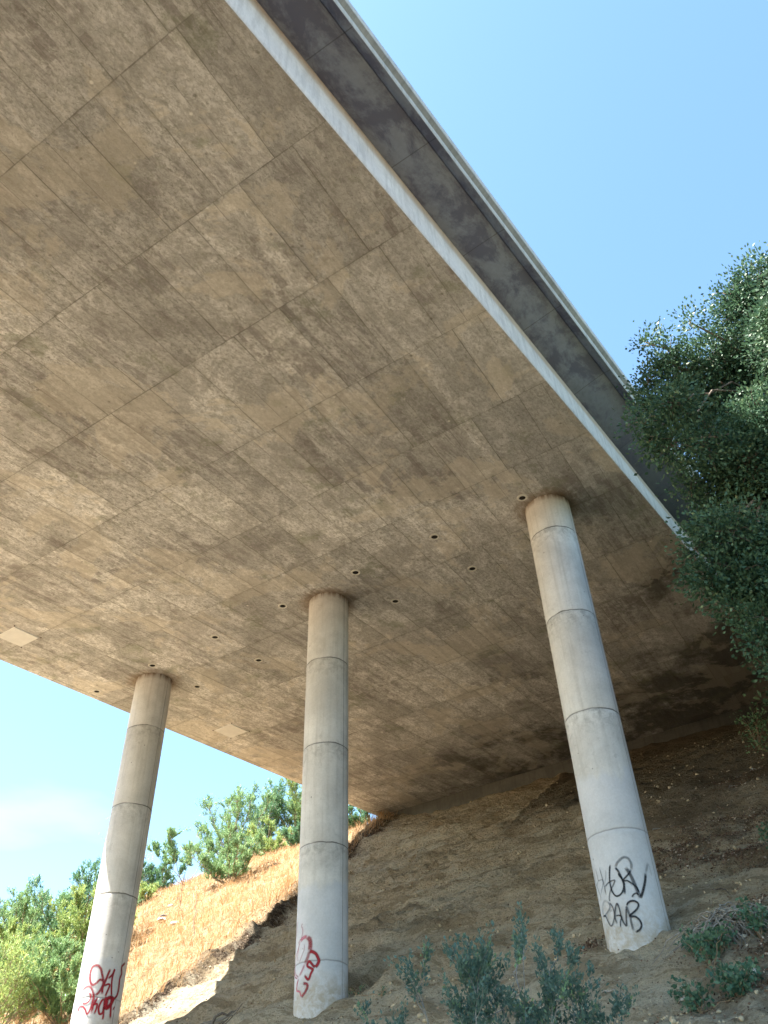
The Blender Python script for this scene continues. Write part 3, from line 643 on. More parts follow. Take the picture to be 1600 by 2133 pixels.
# abutment wall across the top of the slope
def boxm(name, u0, u1, t0, t1, h0, h1, mat, parent=None, uvs=True):
    V = [BW(u, t, h) for u in (u0, u1) for t in (t0, t1) for h in (h0, h1)]
    F = [(0, 1, 3, 2), (4, 6, 7, 5), (0, 4, 5, 1), (2, 3, 7, 6), (0, 2, 6, 4), (1, 5, 7, 3)]
    UV = []
    for f in F:
        for k in f:
            c = ((u0, u1)[k // 4], (t0, t1)[(k // 2) % 2], (h0, h1)[k % 2])
            UV.append((c[1] + c[0], c[2]))
    return mesh_np(name, V, np.array(F), mat, parent, uvs={'ut': UV})
boxm('abutment_wall', 15.88, 16.9, TR - 0.02, TL + 0.02, -3.2, -0.012, M_ABT, bridge)
# round vents in two rows either side of the column line
VENTS = [(-.84, .28), (-.84, 3.02), (-.82, 5.74), (-.77, 8.51), (-.72, 11.33), (-.69, 14.14), (-.63, 16.9),
         (1.15, 3.05), (1.17, 5.78), (1.21, 8.55), (1.26, 11.33), (1.3, 14.15), (1.13, 0.30)]
def ring_mesh(u, t, r0, r1, h, n=28):
    V = []; F = []
    prof = [(r0, 0.0), (r0, h), (r1, h), (r1 + 0.012, 0.0)]
    for i in range(n):
        a = 2 * math.pi * i / n
        for (r, hh) in prof: V.append(BW(u + r * math.cos(a), t + r * math.sin(a), -hh))
    for i in range(n):
        j = (i + 1) % n
        for k in range(3): F.append((i * 4 + k, i * 4 + k + 1, j * 4 + k + 1, j * 4 + k))
    return V, np.array(F)
def disc(u, t, r, h, n=28):
    V = [BW(u + r * math.cos(2 * math.pi * i / n), t + r * math.sin(2 * math.pi * i / n), -h) for i in range(n)]
    return V, [tuple(range(n))]
for (u, t) in VENTS:
    V, F = ring_mesh(u, t, 0.088, 0.135, 0.016)
    c = mesh_np('vent', V, F, M_COLLAR, bridge, False)
    V, F = disc(u, t, 0.092, 0.004)  # black disc paints the shade inside the uncut vent
    mesh_np('vent_shade_disc', V, F, M_DARK, c, False, origin=np.array(bridge.location))
for (u, t) in [(-4.55, 15.78), (4.65, 15.79)]:
    hs = 0.43
    V = []
    for (a, b) in ((hs, 0.014), (hs - 0.012, 0.026)):
        V += [BW(u + sx * a, t + sy * a, -b + 0.014 * (b < 0.02)) for sx, sy in ((-1, -1), (1, -1), (1, 1), (-1, 1))]
    F = [(4, 5, 6, 7)] + [(i, (i + 1) % 4, 4 + (i + 1) % 4, 4 + i) for i in range(4)]
    hch = mesh_np('access_hatch', V, F, M_HATCH, bridge)
    for sx, sy in ((-1, -1), (1, -1), (1, 1), (-1, 1)):
        ac = Acc()
        p = BW(u + sx * (hs + 0.035), t + sy * (hs + 0.035), 0.0)
        Vt, Ft = tube([p, p + np.array([0, 0, -0.025]), p + np.array([0, 0, -0.032]), p + np.array([0, 0, -0.033])], [0.024, 0.022, 0.012, 0.0005], 8)
        ac.add(Vt, Ft)
        ac.obj('bolt', M_BOLT, bridge, False)

# ------------------------------------------------------------------ columns
RAD = 0.6
def column(pos, z0, seam_deg, label, ptop):
    cx, cy = pos
    ztop = None
    face = math.atan2(-cy, -cx)
    root = thing('concrete_column', (cx, cy, 4.3), label, 'column', 'round concrete columns carrying the bridge')
    u, t = UT(cx, cy)
    n = 96
    zlist = list(np.linspace(2.2, 13.9, 60))
    js = [z0 - k * 2.6 for k in range(-1, 5)]
    for j in js:
        zlist = [z for z in zlist if abs(z - j) > 0.05]
        zlist += [j - 0.022, j - 0.006, j + 0.006, j + 0.022]
    zlist = sorted(z for z in zlist if z < 15.0)
    V = []; S = []; rows = len(zlist) + 1
    for k in range(rows):
        for i in range(n + 1):
            a = face + math.pi + 2 * math.pi * i / n
            z = zlist[k] if k < len(zlist) else None
            r = RAD
            if z is None:
                x, y = cx + r * math.cos(a), cy + r * math.sin(a)
                uu, tt = UT(x, y); z = zs(uu) + 0.006
                z = float(BW(uu, tt, 0)[2]) + 0.003
            else:
                for j in js:
                    if abs(z - j) < 0.01: r = RAD - 0.007
                    elif 0.0 < j - z < 0.03: r = RAD + 0.003
            V.append((cx + r * math.cos(a), cy + r * math.sin(a), z))
            sd = math.radians(seam_deg) + math.pi
            S.append(RAD * (2 * math.pi * i / n - sd))
    F = []; UV = []; UJ = []
    for k in range(rows - 1):
        for i in range(n):
            q = [(k, i), (k, i + 1), (k + 1, i + 1), (k + 1, i)]
            F.append([a * (n + 1) + b for a, b in q])
            for a, b in q:
                z = V[a * (n + 1) + b][2]
                UV.append((RAD * 2 * math.pi * b / n + cx, z)); UJ.append((15.2 - z, (z - z0) / 2.6 + 10))
    sh = mesh_np('shaft', V, np.array(F), M_COL, root, True, attrs={'seamx': S, 'painttop': [ptop] * len(V)}, uvs={'arc': UV, 'joint': UJ})
    return root, face
COLS = [((-8.0960, 25.1431), 13.28, 48, 'left concrete column against the sky, half in sunlight, with red graffiti at its foot', 6.2),
        ((-1.7962, 20.9643), 12.91, 50, 'middle concrete column in full shade, with pink and red graffiti near its base', 6.7),
        ((4.4298, 16.9957), 14.06, 66, 'right concrete column nearest the oak tree, tagged with black graffiti near its base', 7.5)]
def smooth_line(P, k=6):
    P = np.array(P, float)
    if len(P) < 3:
        return np.array([P[0] + (P[-1] - P[0]) * x for x in np.linspace(0, 1, 8)])
    Q = np.vstack([2 * P[0] - P[1], P, 2 * P[-1] - P[-2]]); out = []
    for i in range(1, len(Q) - 2):
        for s in np.linspace(0, 1, k, endpoint=False):
            a, b, c, d = Q[i - 1], Q[i], Q[i + 1], Q[i + 2]
            out.append(0.5 * ((2 * b) + (-a + c) * s + (2 * a - 5 * b + 4 * c - d) * s * s + (-a + 3 * b - 3 * c + d) * s ** 3))
    out.append(P[-1]); return np.array(out)
def graffiti(root, face, cx, cy, strokes, mat, label):
    V = []; F = []; A = []; cnt = 0
    for (wd, al, pts) in strokes:
        L = smooth_line([(RAD * math.radians(d), z) for d, z in pts])
        T = np.gradient(L, axis=0); T /= np.linalg.norm(T, axis=1)[:, None] + 1e-9
        N = np.stack([-T[:, 1], T[:, 0]], 1); m = len(L); wd = wd * 1.15
        lift = 0.006 + 0.0007 * cnt; cnt += 1
        base = len(V)
        for i in range(m):
            f = min(1.0, 0.35 + i / 3.0, 0.35 + (m - 1 - i) / 3.0)
            for o, c in ((-0.62, 0), (-0.30, 1), (0.30, 1), (0.62, 0)):
                s, z = L[i] + N[i] * o * wd
                a = face + s / RAD; r = RAD + lift
                V.append((cx + r * math.cos(a), cy + r * math.sin(a), z)); A.append(min(1.0, c * al * f * (1.5 if mat is M_PINKP else 1.0)))
        for i in range(m - 1):
            for j in range(3): F.append((base + i * 4 + j, base + i * 4 + j + 1, base + (i + 1) * 4 + j + 1, base + (i + 1) * 4 + j))
    o = mesh_np('graffiti', V, np.array(F), mat, root, True, attrs={'cover': A})
    tag(o, label)
roots = [column(*c) for c in COLS]
graffiti(roots[2][0], roots[2][1], *COLS[2][0], GRAF3, M_BLACKP, 'black spray-painted tag in two lines')
graffiti(roots[0][0], roots[0][1], *COLS[0][0], GRAF1, M_REDP, 'dark red spray-painted tag in two lines')
graffiti(roots[1][0], roots[1][1], *COLS[1][0], GRAF2, M_REDP, 'thick dark red spray-painted outline')
graffiti(roots[1][0], roots[1][1], *COLS[1][0], GRAF2P, M_PINKP, 'faded pink spray-painted loops')


# ------------------------------------------------------------------ vegetation
def bez(a, b, up, n, rng, wob=0.05):
    a = np.array(a); b = np.array(b); m = a * 0.5 + b * 0.5 + up
    s = np.linspace(0, 1, n)[:, None]
    P = (1 - s) ** 2 * a + 2 * s * (1 - s) * m + s * s * b
    P[1:-1] += rng.normal(0, wob, (n - 2, 3)) * np.linalg.norm(b - a) * 0.3
    return P
def shrub(name, base, hgt, wid, seed, label, cat, group, leafm, nstem=9, nleaf=6000, L=0.085, W=0.022, up=0.75, low=0.25, lean=(0, 0), stemm=None, fill=0.5, sprig=0.3, stem_r=0.022, nspr=5):
    rng = np.random.default_rng(seed); base = np.array(base, float)
    root = thing(name, tuple(base), label, cat, group)
    ac = Acc(); SP = []; SD = []
    H = hgt
    for k in range(nstem):
        a = rng.uniform(0, 2 * math.pi); rr = wid * 0.5 * math.sqrt(rng.uniform(0.02, 1))
        topf = 1 - 0.32 * (rr / (wid * 0.5)) ** 1.8
        tip = base + np.array([math.cos(a) * rr + lean[0] * H, math.sin(a) * rr + lean[1] * H, H * topf * rng.uniform(0.78, 1.0)])
        P = bez(base + rng.normal(0, 0.04, 3) * [1, 1, 0] - [0, 0, 0.1], tip, np.array([math.cos(a), math.sin(a), 0]) * rr * 0.15 + [0, 0, -0.1 * H * 0], 8, rng, 0.06)
        Vt, Ft = tube(P, np.linspace(stem_r, stem_r * 0.25, 8) * (0.7 + 0.4 * H / 3), 5); ac.add(Vt, Ft)
        nb = max(5, int(H * 5))
        for b in range(nb):
            f = rng.uniform(low, 1.0); i = min(6, int(f * 7)); p = P[i] + (P[i + 1] - P[i]) * (f * 7 - i)
            d = np.array([math.cos(a) * 0.3, math.sin(a) * 0.3, 0]) + rng.normal(0, 0.55, 3) + [0, 0, up]
            d /= np.linalg.norm(d); ln = H * rng.uniform(0.10, 0.24) * (1.15 - 0.4 * f)
            Q = bez(p, p + d * ln, rng.normal(0, 0.03, 3), 5, rng, 0.06)
            Vt, Ft = tube(Q, np.linspace(stem_r * 0.4, stem_r * 0.12, 5), 4); ac.add(Vt, Ft)
            for c in range(nspr):
                g = rng.uniform(0.2, 1); j = min(3, int(g * 4)); s0 = Q[j] + (Q[j + 1] - Q[j]) * (g * 4 - j)
                sd = d * 0.5 + rng.normal(0, 0.4, 3) + [0, 0, up]; sd /= np.linalg.norm(sd)
                SP.append(s0); SD.append(sd * sprig * rng.uniform(0.6, 1.3))
    SP = np.array(SP); SD = np.array(SD); ns = len(SP)
    per = max(3, nleaf // ns)
    tt = rng.uniform(0, 1, (ns, per))
    P = (SP[:, None] + SD[:, None] * tt[..., None]).reshape(-1, 3)
    D = np.repeat(SD / np.linalg.norm(SD, axis=1)[:, None], per, 0)
    Lv, Lf = leaves(P + rng.normal(0, 0.012, P.shape), D, L, W, rng, 0.42)
    tone = np.repeat(np.clip(rng.normal(0.45, 0.22, ns), 0, 1), per)
    tone = np.clip(tone + rng.normal(0, 0.14, len(tone)), 0, 1)
    ac.obj('stems', stemm or M_STEM, root)
    mesh_np('foliage', Lv, Lf, leafm, root, False, attrs={'rnd': np.repeat(tone, 4)})
    return root
HG = 'shrubs on the dry hillside left of the bridge'
SH = [ # u, t, height, width, material, seed, label, leaf count
 (15.6, 31.2, 2.0, 1.7, M_BRUSHD, 1, 'small dark green bush at the lower left end of the hilltop shrubs, on the skyline', 6000, 8),
 (16.2, 30.2, 2.8, 2.9, M_BRUSH, 2, 'rounded shrub with bare forked trunk and sky showing under its crown, on the skyline', 9000, 5),
 (18.6, 29.3, 4.3, 3.9, M_BRUSH, 3, 'largest feathery green shrub in the middle of the hilltop group', 15000, 12),
 (12.6, 23.2, 2.4, 2.6, M_BRUSH, 4, 'low bright green bush growing in front of the hilltop shrubs, lowest on the dry grass', 9000, 10),
 (20.6, 28.7, 3.9, 1.7, M_BRUSHD, 5, 'narrow dark upright bush poking above the hilltop shrubs', 7000, 7),
 (21.8, 27.6, 3.7, 3.4, M_BRUSH, 6, 'pale green shrub behind the narrow dark bush near the bridge', 11000, 9),
 (22.3, 26.0, 3.7, 3.2, M_BRUSHY, 7, 'yellow green shrub beside the middle column, highest on the hill', 11000, 9),
 (17.0, 24.9, 1.9, 1.6, M_BRUSHY, 8, 'small light green bush below the pale shrubs, left of the eroded bank', 5000, 7),
 (16.4, 22.7, 1.2, 1.1, M_BRUSHD, 9, 'small scrubby green bush over the eroded bank beside the middle column', 3000, 6),
 (15.4, 18.1, 1.7, 1.9, M_BRUSHD, 10, 'dark bush behind the middle column where the slope meets the bridge', 5000, 8),
 (6.2, 27.4, 4.6, 3.2, M_BRUSH, 11, 'tall feathery shrub with brownish bare stems inside, far left of the left column', 15000, 12),
 (6.6, 25.0, 4.7, 2.8, M_BRUSHD, 12, 'tall dark green shrub just left of the left column', 13000, 10),
 (9.0, 32.8, 3.6, 3.0, M_BRUSH, 13, 'pale green shrub cut by the left border of the photo', 9000, 9),
 (5.2, 22.6, 3.6, 2.1, M_BRUSHY, 14, 'yellowish shrub touching the left column behind its shaft', 9000, 8),
 (3.3, 22.4, 2.8, 2.8, M_BRUSH, 15, 'broad light green bush in the thicket below the tall dark shrub', 12000, 12),
 (1.0, 21.3, 4.6, 2.2, M_BRUSHY, 16, 'sparse willowy shrub with long bare stems in the bottom left corner', 4500, 16),
 (2.6, 19.7, 2.2, 1.8, M_BRUSH, 17, 'low leafy bush at the foot of the left column, bottom left', 7000, 9),
 (13.0, 29.5, 1.2, 0.9, M_BRUSHY, 18, 'tiny yellow green bush peeking out right of the left column', 2500, 5),
 (4.4, 25.2, 2.9, 2.4, M_BRUSHY, 19, 'golden patch of shrub in the middle of the left thicket', 9000, 9),
 (4.6, 28.8, 3.2, 2.8, M_BRUSH, 20, 'soft green bush low against the left border of the photo', 9000, 9),
]
for (u, t, h, w_, m, sd, lab, nl, nst) in SH:
    h *= (0.94 if u > 12 else 0.82); w_ *= 1.6; nl = int(nl * 1.25); nl = int(nl * 2.3); nst = int(nst * 1.4) if sd != 2 else 6
    lowv = 0.42 if sd in (2, 16) else 0.14
    shrub('hillside_shrub', GP(u, t), h, w_, sd, lab, 'shrub', HG, m, nstem=nst, nleaf=nl, low=lowv, sprig=0.26 if sd != 16 else 0.40, L=0.10, W=0.032, up=0.8, nspr=11)

# near shrub in the foreground, in the bridge's shade
bx, by = 0.68, 6.9
uu, tt_ = UT(bx, by)
shrub('shrub', (bx, by, ground_z(uu, tt_)), 2.08, 1.75, 31, 'grey green shrub with bare stems at the bottom edge left of the right column', 'shrub', None, M_SAGE,
      nstem=26, nleaf=40000, L=0.032, W=0.017, up=0.7, low=0.35, sprig=0.13, nspr=8, stem_r=0.009, stemm=M_DEADW)
def vine(name, pts, n, L, W, sd, label, cat, mat, rad=0.4, hh=0.4, group=None):
    rng = np.random.default_rng(sd); c = GP(*pts[0])
    root = thing(name, tuple(c), label, cat, group); ac = Acc(); P = []; D = []
    for (u, t) in pts:
        b = GP(u, t)
        for k in range(9):
            a = rng.uniform(0, 6.28); r = rad * rng.uniform(0.4, 1.2)
            e = b + np.array([math.cos(a) * r, math.sin(a) * r, hh * rng.uniform(0.3, 1.2)])
            Q = bez(b - [0, 0, 0.05], e, np.array([0, 0, hh * 0.5]), 7, rng, 0.08)
            Vt, Ft = tube(Q, np.linspace(0.010, 0.003, 7), 5); ac.add(Vt, Ft)
            m = n // (9 * len(pts))
            s = rng.uniform(0.3, 1, m) * 6; i = np.minimum(5, s.astype(int)); q = Q[i] + (Q[i + 1] - Q[i]) * (s - i)[:, None]
            P.append(q + rng.normal(0, rad * 0.16, q.shape)); D.append(rng.normal(0, 1, q.shape) + [0, -0.3, 0.3])
    for (a0, b0), (a1, b1) in zip(pts, pts[1:]):
        Q = np.array([GP(a0 + (a1 - a0) * s, b0 + (b1 - b0) * s, 0.02) for s in np.linspace(0, 1, 7)]); Vt, Ft = tube(Q, np.full(7, 0.009), 5); ac.add(Vt, Ft)
    P = np.concatenate(P); D = np.concatenate(D); D /= np.linalg.norm(D, axis=1)[:, None]
    V, F = leaves(P, D, L, W, rng, 0.2)
    ac.obj('stems', M_STEM, root); mesh_np('foliage', V, F, mat, root, False, attrs={'rnd': np.repeat(rng.uniform(0, 1, len(P)), 4)})
vine('leafy_shrub', [(-1.1, -1.45), (-1.4, -1.8), (-1.75, -1.75)], 620, 0.085, 0.06, 41, 'low broad-leaved green plant below the dead twigs in the bottom right corner', 'shrub', M_IVY, 0.38, 0.35, 'low broad-leaved plants on the right of the slope')
vine('leafy_shrub', [(-2.3, -2.2), (-2.6, -1.7), (-2.6, -2.3)], 800, 0.085, 0.06, 42, 'dense broad-leaved green plant cut by the bottom border at the right corner', 'shrub', M_IVY, 0.42, 0.35, 'low broad-leaved plants on the right of the slope')
vine('leafy_shrub', [(-0.6, -2.25), (-1.0, -2.4)], 420, 0.085, 0.06, 43, 'small leafy plant at the right border beside the dead twigs', 'shrub', M_IVY, 0.34, 0.4, 'low broad-leaved plants on the right of the slope')
vine('leafy_shrub', [(2.6, -2.3), (3.4, -2.6)], 520, 0.09, 0.055, 44, 'straggly leafy plant at the right border above the leaf litter', 'shrub', M_IVY, 0.45, 0.5, 'low broad-leaved plants on the right of the slope')
vine('leafy_shrub', [(9.4, -1.6), (10.2, -2.0), (10.6, -1.0)], 900, 0.10, 0.06, 45, 'dark leafy plant in deep shade under the bridge at the right border', 'shrub', M_BRUSHD, 0.7, 1.1, 'low broad-leaved plants on the right of the slope')
vine('leafy_shrub', [(-0.1, 6.3), (-0.25, 5.6)], 60, 0.07, 0.03, 46, 'tiny green sprout on the ledge right of the middle column foot', 'shrub', M_IVY, 0.2, 0.2, 'low broad-leaved plants on the right of the slope')

# ------------------------------------------------------------------ oak at the right
rng = np.random.default_rng(7)
obx, oby = 12.4, 13.2
ou, ot = UT(obx, oby)
obase = np.array([obx, oby, ground_z(ou, ot)])
oak = thing('oak_tree', tuple(obase), 'large dark oak with sunlit top against the sky, hanging over the right bridge edge', 'tree')
ac = Acc(); fork = obase + np.array([-0.6, -0.3, 4.2])
Vt, Ft = tube(bez(obase - [0, 0, 0.6], fork, np.array([0.25, 0.1, 0]), 9, rng, 0.03), np.linspace(0.55, 0.34, 9), 12); ac.add(Vt, Ft)
bl = np.array(OAKB); LP = []; LD = []; LT = []
lim = Acc()
order = np.argsort(-bl[:, 3])
ends = []
for k in range(len(bl)):
    c = bl[k, :3]; r = bl[k, 3]; dn = bl[k, 4]
    cand = [fork] + ends
    src = min(cand, key=lambda e: np.linalg.norm(e - c) + 0.25 * np.linalg.norm(e - fork)) if r < 0.7 else fork
    Q = bez(src, c, np.array([0, 0, 0.12 * np.linalg.norm(c - src)]), 9, rng, 0.05)
    r0 = 0.13 if src is fork else 0.04
    Vt, Ft = tube(Q, np.linspace(r0 * min(1, r + .3), 0.018, 9), 7); lim.add(Vt, Ft)
    if r > 0.6: ends.append(Q[5]); ends.append(Q[7])
    nsub = int(66 * dn * (r / 0.5) ** 2.1)
    nsub = max(7, min(nsub, 300 if c[0] < 8.3 else 110))
    dirs = rng.normal(0, 1, (nsub, 3)); dirs /= np.linalg.norm(dirs, axis=1)[:, None]
    rad = r * rng.uniform(0.25, 1.12, nsub) ** 0.6
    sc = c + dirs * rad[:, None] * [1, 1, 0.9]
    for j in range(nsub):
        if j % 2 == 0:
            T = bez(c + rng.normal(0, 0.1, 3) * r, sc[j] + dirs[j] * 0.06, np.array([0, 0, 0.05]), 4, rng, 0.1)
            Vt, Ft = tube(T, np.linspace(0.012, 0.004, 4), 4); lim.add(Vt, Ft)
        m = int(rng.integers(26, 60) * (1.0 if c[0] < 9.5 else 0.6))
        cr = rng.uniform(0.10, 0.20)
        q = sc[j] + rng.normal(0, cr, (m, 3)) * [1, 1, 0.75]
        d = (q - sc[j]) / (np.linalg.norm(q - sc[j], axis=1)[:, None] + 1e-6) + dirs[j] * 0.5 + [0, 0, 0.15]
        LP.append(q); LD.append(d); LT.append(np.clip(rng.normal(rng.uniform(0.25, 0.65), 0.18, m), 0, 1))
LP = np.concatenate(LP); LD = np.concatenate(LD); LT = np.concatenate(LT)
LD /= np.linalg.norm(LD, axis=1)[:, None]
V, F = leaves(LP, LD, 0.078, 0.050, rng, 0.4)
ac.obj('trunk', M_BARK, oak)
lim.obj('limbs', M_BARK, oak)
mesh_np('crown', V, F, M_OAK, oak, False, attrs={'rnd': np.repeat(LT, 4)})
print('oak leaves', len(LP))

# darker trees beyond the oak, some unseen, thickened to block sky light beside the bridge
def back_tree(u, t, h, r, sd, label):
    rng = np.random.default_rng(sd); b = GP(u, t)
    root = thing('tree', tuple(b), label, 'tree', 'trees behind the oak beside the bridge, some unseen, thickened to block sky light')
    a = Acc(); top = b + np.array([0, 0, h * 0.55])
    Vt, Ft = tube(bez(b - [0, 0, 0.4], top, rng.normal(0, 0.2, 3), 7, rng, 0.03), np.linspace(0.28, 0.14, 7), 9); a.add(Vt, Ft)
    P = []; D = []
    for k in range(40):
        d = rng.normal(0, 1, 3); d /= np.linalg.norm(d)
        c = b + np.array([0, 0, h * 0.52]) + d * [r, r, h * 0.45] * rng.uniform(0.45, 1)
        Vt, Ft = tube(bez(top - [0, 0, rng.uniform(0, h * .2)], c, np.array([0, 0, .2]), 5, rng, 0.05), np.linspace(0.06, 0.015, 5), 5); a.add(Vt, Ft)
        for s in range(14):
            q = c + rng.normal(0, r * 0.26, 3); m = 34
            P.append(q + rng.normal(0, 0.26, (m, 3))); D.append(rng.normal(0, 1, (m, 3)))
    P = np.concatenate(P); D = np.concatenate(D); D /= np.linalg.norm(D, axis=1)[:, None]
    V, F = leaves(P, D, 0.19, 0.14, rng, 0.2)
    a.obj('trunk', M_BARK, root); mesh_np('crown', V, F, M_OAK, root, False, attrs={'rnd': np.repeat(rng.uniform(0, 1, len(P)), 4)})
back_tree(8.0, -6.2, 9.5, 3.0, 71, 'shaded tree behind the oak, close beside the bridge edge, helping block sky light')
back_tree(12.5, -7.5, 8.5, 3.2, 72, 'tree farther up the slope behind the oak, glimpsed at the right border, helping block sky light')
back_tree(3.2, -8.0, 9.5, 2.9, 73, 'nearest of the dark trees behind the oak, deep in its shade, helping block sky light')
back_tree(5.4, -6.6, 8.5, 2.2, 74, 'slender shaded tree between the oak and the next dark tree, helping block sky light')
back_tree(1.2, -8.6, 10.5, 2.6, 77, 'tall shaded tree directly behind the oak trunk, helping block sky light')
back_tree(4.6, -5.3, 8.6, 1.6, 78, 'thin dark tree squeezed between the oak and the bridge edge to help block sky light')
back_tree(7.6, -5.0, 7.6, 1.5, 79, 'thin dark tree pressed against the bridge edge farther up the slope to help block sky light')
back_tree(15.5, -5.9, 6.0, 2.8, 75, 'low dark tree beside the end of the bridge, in the darkest corner, helping block sky light')
back_tree(10.6, -5.4, 6.5, 1.9, 76, 'small dense tree tight against the bridge edge in deep shade, helping block sky light')

# ------------------------------------------------------------------ dry grass (nobody could count the blades)
rng = np.random.default_rng(5)
N = 56000
BU = []; BT = []
while len(BU) < N:
    u = rng.uniform(-3, 24.0); t = rng.uniform(15.0, 34.0)
    if t < drip(u) + 0.12: continue
    if u > float(np.interp(t, _ct, _cu)) + 1.5: continue
    dd = 0.5 + 0.5 * mn.noise((u * 0.9, t * 0.9, 6.6)) + 0.25 * mn.noise((u * 3, t * 3, 2.2))
    if rng.uniform() > 0.35 + 0.8 * dd: continue
    BU.append(u); BT.append(t)
cz = {}
def fastz(u, t):
    k = (round(u * 5), round(t * 5))
    if k not in cz: cz[k] = ground_z(k[0] / 5, k[1] / 5)
    return cz[k]
P = np.array([[*plan(u, t), fastz(u, t)] for u, t in zip(BU, BT)])
edge = np.array([1.35 if t < drip(u) + 1.3 else 0.9 for u, t in zip(BU, BT)])
hgt = rng.uniform(0.14, 0.42, N) * edge
ln = rng.normal(0, 0.42, (N, 2)) + [0.18, -0.25]
D = np.concatenate([ln, np.ones((N, 1))], 1); D /= np.linalg.norm(D, axis=1)[:, None]
S = np.cross(D, rng.normal(0, 1, (N, 3))); S /= np.linalg.norm(S, axis=1)[:, None]
wd = rng.uniform(0.004, 0.012, N)[:, None]
mid = P + D * (hgt * 0.6)[:, None]; tip = P + D * hgt[:, None] + np.concatenate([ln * 0.35, -0.1 * np.ones((N, 1))], 1) * hgt[:, None]
V = np.stack([P - S * wd - [0, 0, .06], P + S * wd - [0, 0, .06], mid + S * wd * 0.8, mid - S * wd * 0.8, tip + S * wd * 0.15, tip - S * wd * 0.15], 1).reshape(-1, 3)
b = np.arange(N)[:, None] * 6
F = np.concatenate([b + [0, 1, 2, 3], b + [3, 2, 4, 5]])
gr = mesh_np('dry_grass', V, F, M_STRAW, None, False, attrs={'rnd': np.repeat(rng.uniform(0, 1, N), 6)})
tag(gr, 'golden dry grass covering the sunlit slope', 'grass', None, 'stuff')

# leaf litter: flakes in drifts on the right of the slope and along the bank below the grass, there also darkening it like shade
P = []
for (pu, pt_, ru, rt) in LPATCH:
    n = int(900 * math.sqrt(ru * rt))
    for _ in range(n):
        u = pu + rng.normal(0, ru * 0.6); t = pt_ + rng.normal(0, rt * 0.65)
        if 4.5 > t: P.append((u, t))
for _ in range(1500):
    u = rng.uniform(-5, 9); t = rng.uniform(-4, 4); P.append((u, t))
for _ in range(4200):
    u = rng.uniform(-2, 15); P.append((u, drip(u) + rng.normal(0.0, 0.38)))  # thick flakes that also darken the bank like its own shade
for _ in range(1500):
    P.append((rng.uniform(-3, 14), rng.uniform(3, 15.5)))
PP = np.array([GP(u, t, 0.025) for u, t in P])
D = rng.normal(0, 1, PP.shape) * [1, 1, 0.35]; D[:, 2] += 0.0; D /= np.linalg.norm(D, axis=1)[:, None]
V, F = leaves(PP, D, 0.055, 0.035, rng, 0.25)
lt = mesh_np('leaf_litter', V, F, M_LITTER, None, False, attrs={'rnd': np.repeat(rng.uniform(0, 1, len(PP)) ** 1.2, 4)})
tag(lt, 'fallen brown leaves scattered on the bare dirt', 'leaf litter', None, 'stuff')
# clods and pebbles crumbling off the dirt face
rng = np.random.default_rng(15)
Vc = []; Fc = []; cnt = 0
ico = bmesh_ico = None
import bmesh
bm = bmesh.new(); bmesh.ops.create_icosphere(bm, subdivisions=1, radius=1); 
icoV = np.array([v.co[:] for v in bm.verts]); icoF = np.array([[v.index for v in f.verts] for f in bm.faces]); bm.free()
ac = Acc()
for k in range(5200):
    u = rng.uniform(-4, 15.2); t = rng.uniform(-3.5, 15.8)
    if mn.noise((u * 0.8, t * 0.5, 4.4)) < rng.uniform(-0.5, 0.35): continue
    s = 0.012 + 0.045 * rng.uniform() ** 5 + 0.01 * rng.uniform()
    sc = rng.uniform(0.6, 1.3, 3) * s
    ac.add(icoV * sc * rng.uniform(0.75, 1.2, (len(icoV), 1)) + GP(u, t, s * 0.1), icoF)
cl = ac.obj('dirt_clods', mat_simple('clod_dirt', (0.36, 0.285, 0.185), (0.52, 0.43, 0.30), 5, 0.95, 0.1), None, True)
tag(cl, 'crumbs and pebbles of dirt strewn over the bare slope', 'dirt clods', None, 'stuff')

# ------------------------------------------------------------------ small single things
def branch_pile(u, t, du, dt, L, n, sd, label, mat, rr=0.012, bend=0.1, name='dead_branch', spread=0.10, group=None, lift=0.05):
    rng = np.random.default_rng(sd); c = GP(u, t, 0.02)
    root = thing(name, tuple(c), label, 'branch', group)
    a = Acc()
    for k in range(n):
        o = rng.normal(0, spread, 2); s0 = rng.uniform(-0.1, 0.2); s1 = rng.uniform(0.75, 1.05)
        pts = []
        for s in np.linspace(s0, s1, 9):
            uu = u + du * L * s + o[0] * (1 - 0.5 * s) + bend * math.sin(s * 3 + k) * 0.3; tt = t + dt * L * s + o[1]
            pts.append(GP(uu, tt, lift * (0.4 + math.sin(max(0, s) * 2.6)) + rng.uniform(0, 0.03)))
        Vt, Ft = tube(np.array(pts) + rng.normal(0, 0.012, (9, 3)), np.linspace(rr, rr * 0.4, 9) * rng.uniform(0.6, 1.3), 6); a.add(Vt, Ft)
    a.obj('twigs', mat, root)
    return root
branch_pile(1.0, 12.9, 0.62, -0.78, 1.9, 16, 51, 'bundle of grey dead stems lying on the dirt left of the middle column', M_DEADW, 0.012)
rb = branch_pile(0.35, 11.75, 0.45, -0.89, 1.55, 1, 52, 'thick bent dark branch lying below the bundle of dead stems', M_DEADD, 0.038, 0.3, spread=0.02, lift=0.10)
branch_pile(0.0, 11.2, 0.75, -0.66, 1.0, 5, 53, 'thin dark forked twigs beside the thick bent branch', M_DEADD, 0.016)
branch_pile(1.15, -1.25, -0.6, -0.8, 0.42, 1, 54, 'short dark stick lying alone on the dirt right of the right column', M_DEADD, 0.018, spread=0.01, lift=0.02)
branch_pile(-2.02, 0.02, -0.3, -0.95, 0.42, 1, 55, 'pale curved stick on the ground at the bottom edge right of the right column foot', M_DEADW, 0.016, spread=0.01, lift=0.03)
